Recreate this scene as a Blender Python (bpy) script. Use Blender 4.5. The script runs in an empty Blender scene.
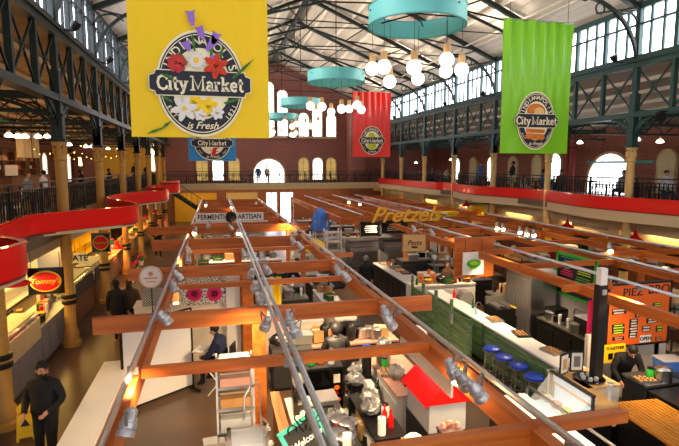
import bpy, math, random
from math import sin, cos, pi, radians, sqrt, atan2
from mathutils import Vector, Matrix
R = random.Random(7)
C = bpy.context.scene.collection
sc = bpy.context.scene
V = Vector

# ------------------------------------------------------------------ camera
PSI, TH, H, F = radians(13.8), radians(6.6), 4.95, 500.0
cam_d = bpy.data.cameras.new('camera'); cam = bpy.data.objects.new('camera', cam_d); C.objects.link(cam)
cam_d.sensor_width = 36; cam_d.lens = 36 * F / 679; cam_d.clip_end = 300
cam.location = (0, 0, H); cam.rotation_euler = (radians(90) - TH, 0, -PSI); sc.camera = cam
_fw = V((sin(PSI) * cos(TH), cos(PSI) * cos(TH), -sin(TH))); _rt = V((cos(PSI), -sin(PSI), 0)); _up = _rt.cross(_fw)

def _ray(px, py): return _fw + _rt * ((px - 339.5) / F) - _up * ((py - 223) / F)
def at(px, py, z=0.0):                      # measured point of the photo on a level plane
    r = _ray(px, py); t = (z - H) / r.z; return V((r.x * t, r.y * t, z))
def atY(px, py, Y):
    r = _ray(px, py); t = Y / r.y; return V((r.x * t, Y, H + r.z * t))
def atX(px, py, X):
    r = _ray(px, py); t = X / r.x; return V((X, r.y * t, H + r.z * t))

# ------------------------------------------------------------------ materials
M = {}
def mat(name, col, rough=.6, metal=0., emit=0., ecol=None, var=0., scale=6., bump=0., alpha=None, trans=0., spec=None, coat=0.):
    m = bpy.data.materials.new(name); m.use_nodes = True; nt = m.node_tree; b = nt.nodes['Principled BSDF']
    c = tuple((x / 255) ** 2.2 for x in col) + (1,)
    b.inputs['Base Color'].default_value = c; b.inputs['Roughness'].default_value = rough; b.inputs['Metallic'].default_value = metal
    if spec is not None: b.inputs['Specular IOR Level'].default_value = spec
    if coat: b.inputs['Coat Weight'].default_value = coat
    if trans: b.inputs['Transmission Weight'].default_value = trans
    if alpha is not None: b.inputs['Alpha'].default_value = alpha
    if emit:
        b.inputs['Emission Color'].default_value = tuple((x / 255) ** 2.2 for x in (ecol or col)) + (1,)
        b.inputs['Emission Strength'].default_value = emit
    if var or bump:
        tc = nt.nodes.new('ShaderNodeTexCoord'); n = nt.nodes.new('ShaderNodeTexNoise'); n.inputs['Scale'].default_value = scale; n.inputs['Detail'].default_value = 4
        nt.links.new(tc.outputs['Object'], n.inputs['Vector'])
        if var:
            r = nt.nodes.new('ShaderNodeValToRGB'); nt.links.new(n.outputs['Fac'], r.inputs['Fac'])
            r.color_ramp.elements[0].position = .3; r.color_ramp.elements[1].position = .7
            r.color_ramp.elements[0].color = tuple(x * (1 - var) for x in c[:3]) + (1,)
            r.color_ramp.elements[1].color = tuple(min(1, x * (1 + var)) for x in c[:3]) + (1,)
            nt.links.new(r.outputs['Color'], b.inputs['Base Color'])
        if bump:
            bp = nt.nodes.new('ShaderNodeBump'); bp.inputs['Strength'].default_value = bump; bp.inputs['Distance'].default_value = .02
            nt.links.new(n.outputs['Fac'], bp.inputs['Height']); nt.links.new(bp.outputs['Normal'], b.inputs['Normal'])
    M[name] = m; return m

def tex_mat(name, kind, c1, c2, c3=None, axis='xz', scale=1., rough=.7, bw=.22, bh=.075, mortar=.012, dist=0., rot=False, metal=0.):
    """brick / wood grain / planks / checks on a real surface, in object space"""
    m = mat(name, c1, rough, metal); nt = m.node_tree; b = nt.nodes['Principled BSDF']
    L = lambda c: tuple((x / 255) ** 2.2 for x in c) + (1,)
    tc = nt.nodes.new('ShaderNodeTexCoord'); sp = nt.nodes.new('ShaderNodeSeparateXYZ'); cb = nt.nodes.new('ShaderNodeCombineXYZ')
    nt.links.new(tc.outputs['Object'], sp.inputs[0])
    for i, a in enumerate(axis): nt.links.new(sp.outputs['xyz'.index(a)], cb.inputs[i])
    if kind == 'brick':
        t = nt.nodes.new('ShaderNodeTexBrick'); t.inputs['Scale'].default_value = 1
        t.inputs['Color1'].default_value = L(c1); t.inputs['Color2'].default_value = L(c2); t.inputs['Mortar'].default_value = L(c3)
        t.inputs['Brick Width'].default_value = bw; t.inputs['Row Height'].default_value = bh; t.inputs['Mortar Size'].default_value = mortar
        nt.links.new(cb.outputs[0], t.inputs['Vector'])
        n = nt.nodes.new('ShaderNodeTexNoise'); n.inputs['Scale'].default_value = .6; n.inputs['Detail'].default_value = 5
        nt.links.new(tc.outputs['Object'], n.inputs['Vector'])
        mx = nt.nodes.new('ShaderNodeMix'); mx.data_type = 'RGBA'; mx.blend_type = 'MULTIPLY'; mx.inputs[0].default_value = .5
        nt.links.new(t.outputs['Color'], mx.inputs[6]); nt.links.new(n.outputs['Fac'], mx.inputs[7])
        mx.inputs[0].default_value = .25
        nt.links.new(mx.outputs[2], b.inputs['Base Color'])
    elif kind == 'wood':
        mp = nt.nodes.new('ShaderNodeMapping'); mp.inputs['Scale'].default_value = (scale, scale * 12, scale * 12)
        nt.links.new(cb.outputs[0], mp.inputs[0])
        n = nt.nodes.new('ShaderNodeTexNoise'); n.inputs['Scale'].default_value = 1; n.inputs['Detail'].default_value = 5; n.inputs['Distortion'].default_value = .6
        nt.links.new(mp.outputs[0], n.inputs['Vector'])
        r = nt.nodes.new('ShaderNodeValToRGB'); r.color_ramp.elements[0].position = .32; r.color_ramp.elements[1].position = .68
        r.color_ramp.elements[0].color = L(c1); r.color_ramp.elements[1].color = L(c2)
        nt.links.new(n.outputs['Fac'], r.inputs['Fac']); nt.links.new(r.outputs['Color'], b.inputs['Base Color'])
    elif kind == 'check':
        t = nt.nodes.new('ShaderNodeTexChecker'); t.inputs['Scale'].default_value = scale; t.inputs['Color1'].default_value = L(c1); t.inputs['Color2'].default_value = L(c2)
        nt.links.new(cb.outputs[0], t.inputs['Vector']); nt.links.new(t.outputs['Color'], b.inputs['Base Color'])
    elif kind == 'blob':
        t = nt.nodes.new('ShaderNodeTexVoronoi'); t.feature = 'DISTANCE_TO_EDGE'; t.inputs['Scale'].default_value = scale
        nt.links.new(cb.outputs[0], t.inputs['Vector'])
        r = nt.nodes.new('ShaderNodeValToRGB'); r.color_ramp.elements[0].position = .04; r.color_ramp.elements[1].position = .09
        r.color_ramp.elements[0].color = L(c1); r.color_ramp.elements[1].color = L(c2)
        nt.links.new(t.outputs['Distance'], r.inputs['Fac']); nt.links.new(r.outputs['Color'], b.inputs['Base Color'])
    return m

mat('iron', (24, 38, 33), .45, .2); mat('iron_teal', (44, 74, 74), .45, .2); mat('black_iron', (22, 24, 22), .5, .3)
mat('cream', (214, 178, 112), .55, var=.12, scale=3); mat('cream_trim', (205, 184, 140), .6, var=.08); mat('shade_cream', (196, 176, 138), .7)
mat('yellow_col', (176, 132, 62), .5, var=.1, scale=4)
mat('white', (232, 230, 226), .5); mat('offwhite', (222, 212, 196), .6, var=.05); mat('paper', (236, 232, 222), .8)
mat('black', (16, 16, 18), .45); mat('gloss_black', (10, 10, 12), .15); mat('dark_grey', (48, 48, 50), .5); mat('mid_grey', (118, 118, 116), .5)
mat('light_grey', (176, 178, 180), .5); mat('steel', (190, 192, 196), .28, 1., bump=.02, scale=20); mat('dull_steel', (150, 148, 146), .38, .85)
mat('galv', (196, 200, 206), .3, .9, var=.1, scale=14); mat('lamp_can', (186, 188, 194), .35, .6, bump=.05)
mat('red', (222, 18, 8), .42, coat=.1, spec=.3); mat('red_sheen', (222, 26, 20), .25, coat=.6, var=.06); mat('dark_red', (130, 14, 20), .45)
mat('turq', (104, 196, 200), .5); mat('turq_in', (78, 168, 176), .6)
mat('yellow', (250, 210, 4), .6); mat('green_ban', (128, 206, 26), .5, coat=.3); mat('red_ban', (236, 54, 44), .55, coat=.2); mat('blue_ban', (36, 134, 206), .6)
mat('navy', (30, 34, 52), .6); mat('cream_ink', (248, 240, 206), .6); mat('yellow_sign', (244, 200, 20), .5)
mat('glow_globe', (255, 248, 236), .4, emit=3.2, ecol=(255, 240, 222)); mat('glow_warm', (255, 214, 140), .4, emit=22, ecol=(255, 196, 110))
mat('glow_strip', (255, 220, 120), .4, emit=7, ecol=(255, 206, 90)); mat('glow_case', (150, 172, 182), .4, emit=.35, ecol=(210, 232, 255))
mat('glow_bulb', (255, 220, 160), .4, emit=40, ecol=(255, 200, 130)); mat('daylight', (250, 250, 255), .5, emit=3.6, ecol=(250, 248, 255))
mat('daylight_side', (250, 250, 255), .5, emit=4.0, ecol=(236, 232, 250)); mat('blind', (224, 190, 110), .7, emit=.25, ecol=(240, 206, 120))
mat('wood_lt', (200, 160, 104), .6, var=.1); mat('card', (176, 128, 76), .8, var=.08)
mat('skin', (196, 140, 110), .55); mat('skin_dk', (120, 78, 58), .55); mat('hair_bk', (20, 16, 14), .7); mat('hair_br', (64, 42, 28), .7)
mat('cl_black', (20, 20, 24), .85); mat('cl_navy', (26, 34, 64), .85); mat('cl_grey', (120, 122, 130), .85); mat('cl_khaki', (196, 180, 140), .85)
mat('cl_blue', (50, 90, 150), .85); mat('cl_white', (214, 212, 216), .85); mat('cl_brown', (84, 60, 46), .85); mat('cl_jean', (52, 66, 96), .85); mat('shoe', (14, 13, 13), .6)
mat('glass', (225, 236, 236), .05, alpha=.22); mat('green_dk', (22, 92, 50), .5); mat('green', (46, 170, 60), .5); mat('lime', (176, 214, 40), .5)
mat('teal', (20, 158, 146), .5); mat('blue', (24, 64, 190), .35); mat('sky_blue', (70, 120, 215), .6); mat('pink', (232, 40, 110), .7); mat('pink_soft', (240, 130, 170), .6)
mat('orange', (240, 110, 16), .5); mat('chalk', (24, 28, 28), .8); mat('purple', (150, 110, 210), .6); mat('salmon', (206, 140, 116), .55, var=.06)
mat('laminate', (196, 148, 130), .4, var=.04); mat('wrap', (112, 114, 118), .25, var=.4, scale=9, bump=.4); mat('leaf', (60, 120, 40), .6, var=.3, scale=12)
mat('plank_grey', (96, 82, 66), .7); mat('conc', (112, 108, 108), .6, var=.12, scale=2.5, bump=.05)
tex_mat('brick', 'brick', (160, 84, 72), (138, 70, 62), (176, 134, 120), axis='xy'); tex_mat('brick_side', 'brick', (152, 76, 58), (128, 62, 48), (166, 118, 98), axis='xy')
tex_mat('brick_box', 'brick', (160, 84, 72), (138, 70, 62), (176, 134, 120), axis='xz')
mat('daylight_far', (250, 250, 255), .5, emit=2.6, ecol=(252, 250, 255))
tex_mat('beam', 'wood', (158, 78, 26), (204, 112, 40), axis='yxz', scale=.7, rough=.45); tex_mat('beam_x', 'wood', (158, 78, 26), (206, 112, 40), axis='xyz', scale=.7, rough=.45)
tex_mat('green_wood', 'wood', (52, 98, 62), (128, 150, 104), axis='yxz', scale=1.2); tex_mat('tan_wood', 'wood', (120, 84, 50), (160, 120, 76), axis='yxz', scale=1.2)
tex_mat('brown_wood', 'wood', (92, 52, 30), (130, 78, 46), axis='zxy', scale=1.2)
tex_mat('houndstooth', 'check', (40, 42, 42), (206, 204, 198), axis='xz', scale=36); tex_mat('scribble', 'blob', (36, 34, 34), (238, 232, 222), axis='xz', scale=15)

# ------------------------------------------------------------------ mesh helpers
class MB:
    def __init__(s): s.v = []; s.f = []; s.m = []; s.mi = 0
    def add(s, vs, fs):
        o = len(s.v); s.v += [tuple(v) for v in vs]; s.f += [tuple(o + i for i in f) for f in fs]; s.m += [s.mi] * len(fs); return s
    def box(s, c, d, rz=0, tilt=0):
        x, y, z = (a / 2 for a in d); m = Matrix.Rotation(rz, 3, 'Z') @ Matrix.Rotation(tilt, 3, 'X'); c = V(c)
        vs = [c + m @ V((a * x, b * y, e * z)) for e in (-1, 1) for b in (-1, 1) for a in (-1, 1)]
        return s.add(vs, [(0, 2, 3, 1), (4, 5, 7, 6), (0, 1, 5, 4), (2, 6, 7, 3), (0, 4, 6, 2), (1, 3, 7, 5)])
    def b2(s, a, b): return s.box([(p + q) / 2 for p, q in zip(a, b)], [abs(q - p) for p, q in zip(a, b)])
    def bar(s, p, q, w, h, up=(0, 0, 1)):
        p, q = V(p), V(q); d = (q - p).normalized(); u = V(up)
        if abs(d.dot(u)) > .98: u = V((0, 1, 0)) if abs(d.y) < .9 else V((1, 0, 0))
        r = d.cross(u).normalized(); u = r.cross(d)
        vs = [e + r * (a * w / 2) + u * (b * h / 2) for e in (p, q) for a, b in ((-1, -1), (1, -1), (1, 1), (-1, 1))]
        return s.add(vs, [(0, 1, 2, 3), (7, 6, 5, 4), (0, 4, 5, 1), (1, 5, 6, 2), (2, 6, 7, 3), (3, 7, 4, 0)])
    def strip(s, pts, w, h, up=(0, 0, 1), closed=False):
        pts = [V(p) for p in pts]; n = len(pts); vs = []; u0 = V(up)
        for i, p in enumerate(pts):
            a = pts[(i - 1) % n] if closed or i else pts[i]; b = pts[(i + 1) % n] if closed or i < n - 1 else pts[i]
            d = (b - a).normalized(); r = d.cross(u0).normalized() if abs(d.dot(u0)) < .999 else V((1, 0, 0)); u = r.cross(d)
            vs += [p + r * (x * w / 2) + u * (y * h / 2) for x, y in ((-1, -1), (1, -1), (1, 1), (-1, 1))]
        fs = [];
        for i in range(n if closed else n - 1):
            j = (i + 1) % n
            for k in range(4): fs.append((4 * i + k, 4 * j + k, 4 * j + (k + 1) % 4, 4 * i + (k + 1) % 4))
        if not closed: fs += [(0, 1, 2, 3), tuple(4 * (n - 1) + k for k in (3, 2, 1, 0))]
        return s.add(vs, fs)
    def path(s, pts, r, n=6, closed=False):
        pts = [V(p) for p in pts]; N = len(pts); vs = []; pr = None
        for i, p in enumerate(pts):
            a = pts[(i - 1) % N] if closed or i else pts[i]; b = pts[(i + 1) % N] if closed or i < N - 1 else pts[i]
            d = (b - a).normalized()
            if pr is None: pr = d.orthogonal().normalized()
            pr = (pr - d * pr.dot(d)).normalized() if (pr - d * pr.dot(d)).length > 1e-4 else d.orthogonal().normalized()
            q = d.cross(pr); rr = r[i] if isinstance(r, (list, tuple)) else r
            vs += [p + (pr * cos(2 * pi * k / n) + q * sin(2 * pi * k / n)) * rr for k in range(n)]
        fs = []
        for i in range(N if closed else N - 1):
            j = (i + 1) % N
            for k in range(n): fs.append((n * i + k, n * i + (k + 1) % n, n * j + (k + 1) % n, n * j + k))
        if not closed: fs += [tuple(range(n - 1, -1, -1)), tuple(n * (N - 1) + k for k in range(n))]
        return s.add(vs, fs)
    def tube(s, p, q, r, n=8, r2=None): return s.path([p, q], [r, r if r2 is None else r2], n)
    def lathe(s, prof, c=(0, 0, 0), n=16, ax=None, axd=(0, 0, 1)):
        c = V(c); d = V(axd).normalized(); a = d.orthogonal().normalized() if abs(d.z) < .999 else V((1, 0, 0)); b = d.cross(a); vs = []
        for r, z in prof: vs += [c + d * z + (a * cos(2 * pi * k / n) + b * sin(2 * pi * k / n)) * r for k in range(n)]
        fs = [(n * i + k, n * i + (k + 1) % n, n * (i + 1) + (k + 1) % n, n * (i + 1) + k) for i in range(len(prof) - 1) for k in range(n)]
        if prof[0][0] > 1e-4: fs.append(tuple(range(n - 1, -1, -1)))
        if prof[-1][0] > 1e-4: fs.append(tuple(n * (len(prof) - 1) + k for k in range(n)))
        return s.add(vs, fs)
    def ball(s, c, r, n=12, sq=(1, 1, 1)):
        c = V(c); k = max(4, n // 2); vs = []; fs = []
        for i in range(k + 1):
            t = pi * i / k
            for j in range(n): vs.append((c.x + r * sq[0] * sin(t) * cos(2 * pi * j / n), c.y + r * sq[1] * sin(t) * sin(2 * pi * j / n), c.z - r * sq[2] * cos(t)))
        for i in range(k):
            for j in range(n): fs.append((n * i + j, n * i + (j + 1) % n, n * (i + 1) + (j + 1) % n, n * (i + 1) + j))
        return s.add(vs, fs)
    def prism(s, poly, o, u, w, t):
        """polygon (2d) in plane o + a u + b w, thickness t along u x w"""
        o, u, w = V(o), V(u), V(w); nn = u.cross(w).normalized(); n = len(poly)
        vs = [o + u * a + w * b + nn * k for k in (0, t) for a, b in poly]
        return s.add(vs, [tuple(range(n - 1, -1, -1)), tuple(range(n, 2 * n))] + [(i, (i + 1) % n, n + (i + 1) % n, n + i) for i in range(n)])
    def ring(s, c, r0, r1, z0, z1, n=48):
        c = V(c); vs = [(c.x + r * cos(2 * pi * k / n), c.y + r * sin(2 * pi * k / n), c.z + z) for r, z in ((r0, z0), (r1, z0), (r1, z1), (r0, z1)) for k in range(n)]
        return s.add(vs, [(n * i + k, n * i + (k + 1) % n, n * ((i + 1) % 4) + (k + 1) % n, n * ((i + 1) % 4) + k) for i in range(4) for k in range(n)])
    def build(s, name, m, parent=None, smooth=False, loc=None, bevel=0):
        me = bpy.data.meshes.new(name); me.from_pydata(s.v, [], s.f)
        ms = m if isinstance(m, (list, tuple)) else [m]
        for x in ms: me.materials.append(M[x] if isinstance(x, str) else x)
        if len(ms) > 1: me.polygons.foreach_set('material_index', s.m)
        if smooth:
            me.polygons.foreach_set('use_smooth', [True] * len(me.polygons))
            try: me.set_sharp_from_angle(angle=radians(40))
            except Exception: pass
        me.update(); o = bpy.data.objects.new(name, me); C.objects.link(o)
        if parent is not None: o.parent = parent
        if loc is not None: o.location = loc
        if bevel:
            b = o.modifiers.new('bevel', 'BEVEL'); b.width = bevel; b.segments = 2
        return o

def tag(o, label=None, cat=None, group=None, kind=None):
    if label: o['label'] = label
    if cat: o['category'] = cat
    if group: o['group'] = group
    if kind: o['kind'] = kind
    return o
def struct(o): o['kind'] = 'structure'; return o
def thing(name, label, cat, loc=(0, 0, 0), rz=0, group=None):
    o = bpy.data.objects.new(name, None); C.objects.link(o); o.empty_display_size = .2
    o.location = loc; o.rotation_euler = (0, 0, rz); return tag(o, label, cat, group)
KIDS = {}
def dup(root, loc, rz=None, label=None, group=None, scale=None):
    r = root.copy(); C.objects.link(r); r.location = loc
    if rz is not None: r.rotation_euler = (0, 0, rz)
    if label: r['label'] = label
    if group: r['group'] = group
    if scale: r.scale = (scale,) * 3
    if root.name not in KIDS: KIDS[root.name] = [(c, list(c.children)) for c in root.children]
    for ch, gs in KIDS[root.name]:
        c = ch.copy(); C.objects.link(c); c.parent = r
        for g in gs: d = g.copy(); C.objects.link(d); d.parent = c
    return r
def curve_mesh(cu, name, m, parent, loc=(0, 0, 0), rot=None):
    tmp = bpy.data.objects.new('tmp', cu); C.objects.link(tmp)
    me = bpy.data.meshes.new_from_object(tmp.evaluated_get(bpy.context.evaluated_depsgraph_get()))
    bpy.data.objects.remove(tmp); me.name = name; me.materials.clear(); me.materials.append(M[m])
    o = bpy.data.objects.new(name, me); C.objects.link(o); o.parent = parent; o.location = loc
    if rot: o.rotation_euler = rot
    return o
_fd = {}
def text(s, size, m, parent, loc, rot=(pi / 2, 0, 0), bold=0., ext=.004, name='lettering', align='CENTER', shear=0., sx=1., space=1.):
    cu = bpy.data.curves.new('t', 'FONT'); cu.body = s; cu.size = size; cu.offset = bold * size; cu.extrude = ext; cu.align_x = align; cu.align_y = 'CENTER'
    cu.shear = shear; cu.resolution_u = 3; cu.space_character = space
    o = curve_mesh(cu, name, m, parent, loc, rot)
    if sx != 1: o.data.transform(Matrix.Scale(sx, 4, (1, 0, 0)))
    return o
def plate(outer, holes, m, name, parent=None, depth=.1, loc=(0, 0, 0), rot=(pi / 2, 0, 0)):
    """flat panel with real openings; local xy drawn, thickness along z"""
    cu = bpy.data.curves.new('p', 'CURVE'); cu.dimensions = '2D'; cu.fill_mode = 'BOTH'; cu.extrude = depth / 2
    for pl in [outer] + holes:
        sp = cu.splines.new('POLY'); sp.points.add(len(pl) - 1); sp.use_cyclic_u = True
        for i, (x, y) in enumerate(pl): sp.points[i].co = (x, y, 0, 1)
    return curve_mesh(cu, name, m, parent, loc, rot)
def arch(x, z0, w, h, n=12):
    """round headed opening centred on x, sill z0, total height h"""
    r = w / 2; zs = z0 + h - r
    return [(x - r, z0), (x + r, z0)] + [(x + r * cos(pi * i / n), zs + r * sin(pi * i / n)) for i in range(n + 1)]
def circ(r, n=40, sx=1., c=(0, 0), a0=0.): return [(c[0] + r * sx * cos(2 * pi * i / n + a0), c[1] + r * sin(2 * pi * i / n + a0)) for i in range(n)]
def light(kind, name, loc, e, col=(255, 200, 130), size=.1, rot=None, spot=None, blend=.4):
    l = bpy.data.lights.new(name, kind); l.energy = e; l.color = tuple((x / 255) ** 2.2 for x in col)
    if kind == 'AREA': l.size = size
    else: l.shadow_soft_size = size
    if spot: l.spot_size = spot; l.spot_blend = blend
    o = bpy.data.objects.new(name, l); C.objects.link(o); o.location = loc
    if rot: o.rotation_euler = rot
    return o

# ------------------------------------------------------------------ the hall
XL, XR, XC = -4.0, 14.16, 5.08
BAY, Y0 = 4.5, 14.75
YF, YW = 41.7, 46.0                     # edge of the end gallery, end wall
COLS = [Y0 + BAY * k for k in range(-3, 7)]     # 1.25 ... 41.75
ZM = 3.38                               # gallery floor
XWL, XWR = -11.5, 21.0
ZE, ZR = 10.45, 14.3                    # eaves, ridge
YB = -4.0                               # open end behind the viewer

fl = mat('floor', (86, 68, 54), .3, var=.22, scale=.7, bump=.03)
b = MB(); b.b2((XWL - .3, YB, -.2), (XWR + .3, YW + .3, 0)); struct(b.build('floor', 'floor'))

def sloped(name, x0, z0, x1, z1, y0, y1, m, step=1.5, t=.12, pm='purlin', rib=(.09, .16)):
    b = MB(); d = V((x1 - x0, 0, z1 - z0)); n = V((-d.z, 0, d.x)).normalized()
    if n.z < 0: n = -n
    p, q = V((x0, 0, z0)), V((x1, 0, z1)); vs = []
    for y in (y0, y1):
        for e in (p, q, q + n * t, p + n * t): vs.append((e.x, y, e.z))
    b.add(vs, [(0, 1, 2, 3), (7, 6, 5, 4), (0, 4, 5, 1), (1, 5, 6, 2), (2, 6, 7, 3), (3, 7, 4, 0)])
    o = struct(b.build(name, m)); k = int(d.length / step)
    for i in range(1, k + 1):
        e = p + d * (i / (k + 1)); r = MB(); r.bar((e.x, y0, e.z - rib[1] / 2 + .02), (e.x, y1, e.z - rib[1] / 2 + .02), rib[0], rib[1]); r.build('purlin', pm, o)
    return o
tex_mat('roof_board', 'brick', (222, 212, 196), (212, 202, 186), (188, 178, 162), axis='xy', bw=.3, bh=6, mortar=.012, rough=.8)
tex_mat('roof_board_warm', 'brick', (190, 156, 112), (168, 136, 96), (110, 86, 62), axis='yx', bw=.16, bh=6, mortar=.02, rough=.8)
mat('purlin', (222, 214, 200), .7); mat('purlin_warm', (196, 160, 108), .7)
sloped('ceiling', XL, ZE, XC, ZR, YB, YW, 'roof_board'); sloped('ceiling', XC, ZR, XR, ZE, YB, YW, 'roof_board')
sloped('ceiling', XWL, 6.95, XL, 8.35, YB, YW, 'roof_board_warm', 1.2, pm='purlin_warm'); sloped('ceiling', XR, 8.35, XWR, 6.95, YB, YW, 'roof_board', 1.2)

# end wall with its arched openings
def fx(px, py=165): return atY(px, py, YW).x
big = arch(fx(269), ZM, 2.8, 2.1, 20)
low = [(fx(202), 'blind'), (fx(218), 'daylight_far'), (fx(234), 'blind'), (fx(303.5), 'blind'), (fx(317.5), 'daylight_far'), (fx(331), 'blind')]
holes = [big]; arches = [(fx(269), ZM, 2.8, 2.1, 'daylight_far', 20)]
for x, m in low: holes.append(arch(x, ZM + .25, .95, 2.0)); arches.append((x, ZM + .25, .95, 2.0, m, 10))
for px, top in ((269, 82), (282.5, 90), (303.5, 113), (317, 107), (331, 114)):
    x = fx(px, 120); zt = atY(px, top, YW).z; zb = 7.6 if px > 290 else 7.6
    holes.append(arch(x, zb, .92, zt - zb)); arches.append((x, zb, .92, zt - zb, 'daylight_far', 10))
for px in (196, 210, 224):
    x = fx(px, 120); holes.append(arch(x, 7.6, 1.0, 2.6)); arches.append((x, 7.6, 1.0, 2.6, 'daylight_far', 10))
outer = [(XWL, 0), (XWR, 0), (XWR, 6.95), (XR, 8.35), (XR, ZE), (XC, ZR), (XL, ZE), (XL, 8.35), (XWL, 6.95)]
g_holes = [[(a, 0.02), (b_, 0.02), (b_, 2.5), (a, 2.5)] for a, b_ in ((4.4, 5.4), (5.7, 6.9))]
o = struct(plate(outer, holes + g_holes, 'brick', 'wall_far', None, .4, (0, YW + .2, 0)))
wn = [0]
def window(x, z0, w, h, m, n, Y, rz=0, X=None, surround='cream_trim', bars=1):
    wn[0] += 1; base = (x, Y, 0) if X is None else (X, Y, 0)
    o = struct(plate(arch(0, z0 - .08, w + (.24 if w > 2 else .1), h + (.2 if w > 2 else .13), n), [arch(0, z0, w - .04, h - .02, n)], surround, 'window_%d' % wn[0], None, .34, base, (pi / 2, 0, rz)))
    p = plate(arch(0, z0, w, h, n), [], m, 'pane', o, .03)
    p.rotation_euler = (0, 0, 0); p.location = (0, 0, -.12); p['kind'] = 'structure'
    b = MB()
    for i in range(1, bars + 1):
        xx = -w / 2 + w * i / (bars + 1); hh = h - w / 2 + sqrt(max(0, (w / 2) ** 2 - xx * xx))
        b.box((xx, z0 + hh / 2, -.06), (.05, hh, .06))
    for k in range(1, 4):
        zz = z0 + (h - w / 2) * k / 3
        b.box((0, zz, -.06), (w, .04, .05))
    b.build('glazing_bar', surround, o)
    return o
for x, z0, w, h, m, n in arches: window(x, z0, w, h, m, n, YW, bars=1 if w < 2 else 3)
b = MB(); b.box((8.7, YW - .12, 7.45), (4.6, .3, .16)); b.box((fx(276, 120), YW - .12, 7.45), (3.6, .3, .16)); tag(b.build('trim_1', 'cream_trim'), kind='structure')
b = MB(); b.b2((XR - 2.3, YW - 2.2, ZM), (XR - 1.0, YW, 10.2)); struct(b.build('wall_corner', 'brick_box'))
# doors at floor level in the end wall
for i, (a, c) in enumerate(((4.4, 5.4), (5.7, 6.9))):
    b = MB(); b.box(((a + c) / 2, YW + .3, 1.26), (c - a, .06, 2.5)); o = struct(b.build('door_%d' % (i + 1), 'daylight_side'))
    b = MB()
    for k in range(3): b.box((a + (c - a) * k / 2, YW + .22, 1.25), (.08, .1, 2.5))
    b.box(((a + c) / 2, YW + .22, 2.46), (c - a, .1, .1)); b.box(((a + c) / 2, YW + .22, 1.0), (c - a, .1, .08)); b.build('door_frame', 'cream_trim', o)

# outer side walls
def side(x, name, specs, sgn):
    out = [(YB, 0), (YW, 0), (YW, 6.95), (YB, 6.95)]; hs = [arch(y, z0, w, h, 16) for y, z0, w, h, m in specs]
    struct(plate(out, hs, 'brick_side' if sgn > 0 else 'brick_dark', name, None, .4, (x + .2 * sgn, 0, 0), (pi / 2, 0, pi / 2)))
    for y, z0, w, h, m in specs:
        window(0, z0, w, h, m, 16, y, pi / 2 + (pi if sgn < 0 else 0), X=x, bars=3 if w > 2 else 1)
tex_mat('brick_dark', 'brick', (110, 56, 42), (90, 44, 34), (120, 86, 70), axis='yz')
ya = 23.15
sp = [(ya, ZM, 3.2, 2.2, 'daylight_far'), (19.6, ZM + .3, .95, 2.0, 'cream_pane'), (27.7, ZM + .3, 1.1, 2.0, 'daylight_far'), (29.6, ZM + .3, 1.0, 1.9, 'cream_pane')]
mat('cream_pane', (214, 196, 150), .7)
y = 32.4
while y < 43: sp.append((y, ZM + .3, 1.1, 1.9, 'daylight_far' if int(y) % 2 else 'cream_pane')); y += 2.9
side(XWR, 'wall_right', sp, 1)
mat('dim_window', (220, 220, 210), .6, emit=.9, ecol=(230, 226, 214))
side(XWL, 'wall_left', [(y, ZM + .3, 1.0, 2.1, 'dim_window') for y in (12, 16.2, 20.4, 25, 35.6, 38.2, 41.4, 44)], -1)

# galleries: slabs
b = MB(); b.b2((XWL, YB, ZM - .25), (XL + .12, YW, ZM)); struct(b.build('gallery_floor_left', 'plank_grey'))
b = MB(); b.b2((XR - .12, YB, ZM - .25), (XWR, YW, ZM)); struct(b.build('gallery_floor_right', 'plank_grey'))
b = MB(); b.b2((XL + .12, YF, ZM - .25), (XR - .12, YW, ZM)); struct(b.build('gallery_floor_far', 'plank_grey'))
b = MB(); b.b2((XL, YF - .12, ZM - .42), (XR, YF, ZM + .1)); struct(b.build('trim_2', 'cream_trim'))

# red wavy fascia along both side galleries, cream bulkhead under it
def wave_r(y): return XR - .38 - .35 * sin((y - 13.4) * 2 * pi / 9.0) * (1 if y < 30 else .4)
WL = [(3.9, -3.7), (6.0, -3.2), (7.9, -2.7), (9.4, -3.85), (12.2, -4.05), (14.7, -2.15), (18.9, -3.7), (20.3, -3.7), (24.0, -2.15), (28.2, -3.6), (30.9, -2.1), (35, -3.6), (38, -2.6), (42, -3.4)]
def wave_l(y):
    for (a, p), (c, q) in zip(WL, WL[1:]):
        if y <= c: u = max(0, (y - a) / (c - a)); u = u * u * (3 - 2 * u); return p + (q - p) * u
    return WL[-1][1]
def fascia(fn, y0, y1, label, sgn):
    t = thing('gallery_fascia', label, 'fascia')
    ys = [y0 + (y1 - y0) * i / 160 for i in range(161)]
    b = MB(); b.strip([(fn(y), y, ZM + .24) for y in ys], .05, .42); b.build('band', 'red', t, True)
    b = MB(); b.strip([(fn(y), y, ZM + .465) for y in ys], .10, .03); b.build('rim', 'red_sheen', t, True)
    b = MB(); e = XR if sgn > 0 else XL - .5
    vs = []; fs = []
    for i, y in enumerate(ys): vs += [(fn(y), y, ZM + .03), (e, y, ZM + .03), (fn(y), y, ZM - .02), (e, y, ZM - .02)]
    for i in range(len(ys) - 1):
        a = 4 * i; fs += [(a, a + 1, a + 5, a + 4), (a + 2, a + 6, a + 7, a + 3), (a, a + 4, a + 6, a + 2)]
    b.add(vs, fs); b.build('ledge', 'dark_red', t)
    b = MB(); b.strip([(fn(y) + .04 * sgn, y, ZM - (.2 if sgn > 0 else .03)) for y in ys], .06, .36 if sgn > 0 else .07); b.build('soffit_trim', 'shade_cream', t, True)
fascia(wave_r, 4, YF - .2, 'long wavy red fascia edging the gallery with the big brick arch', 1)
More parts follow.
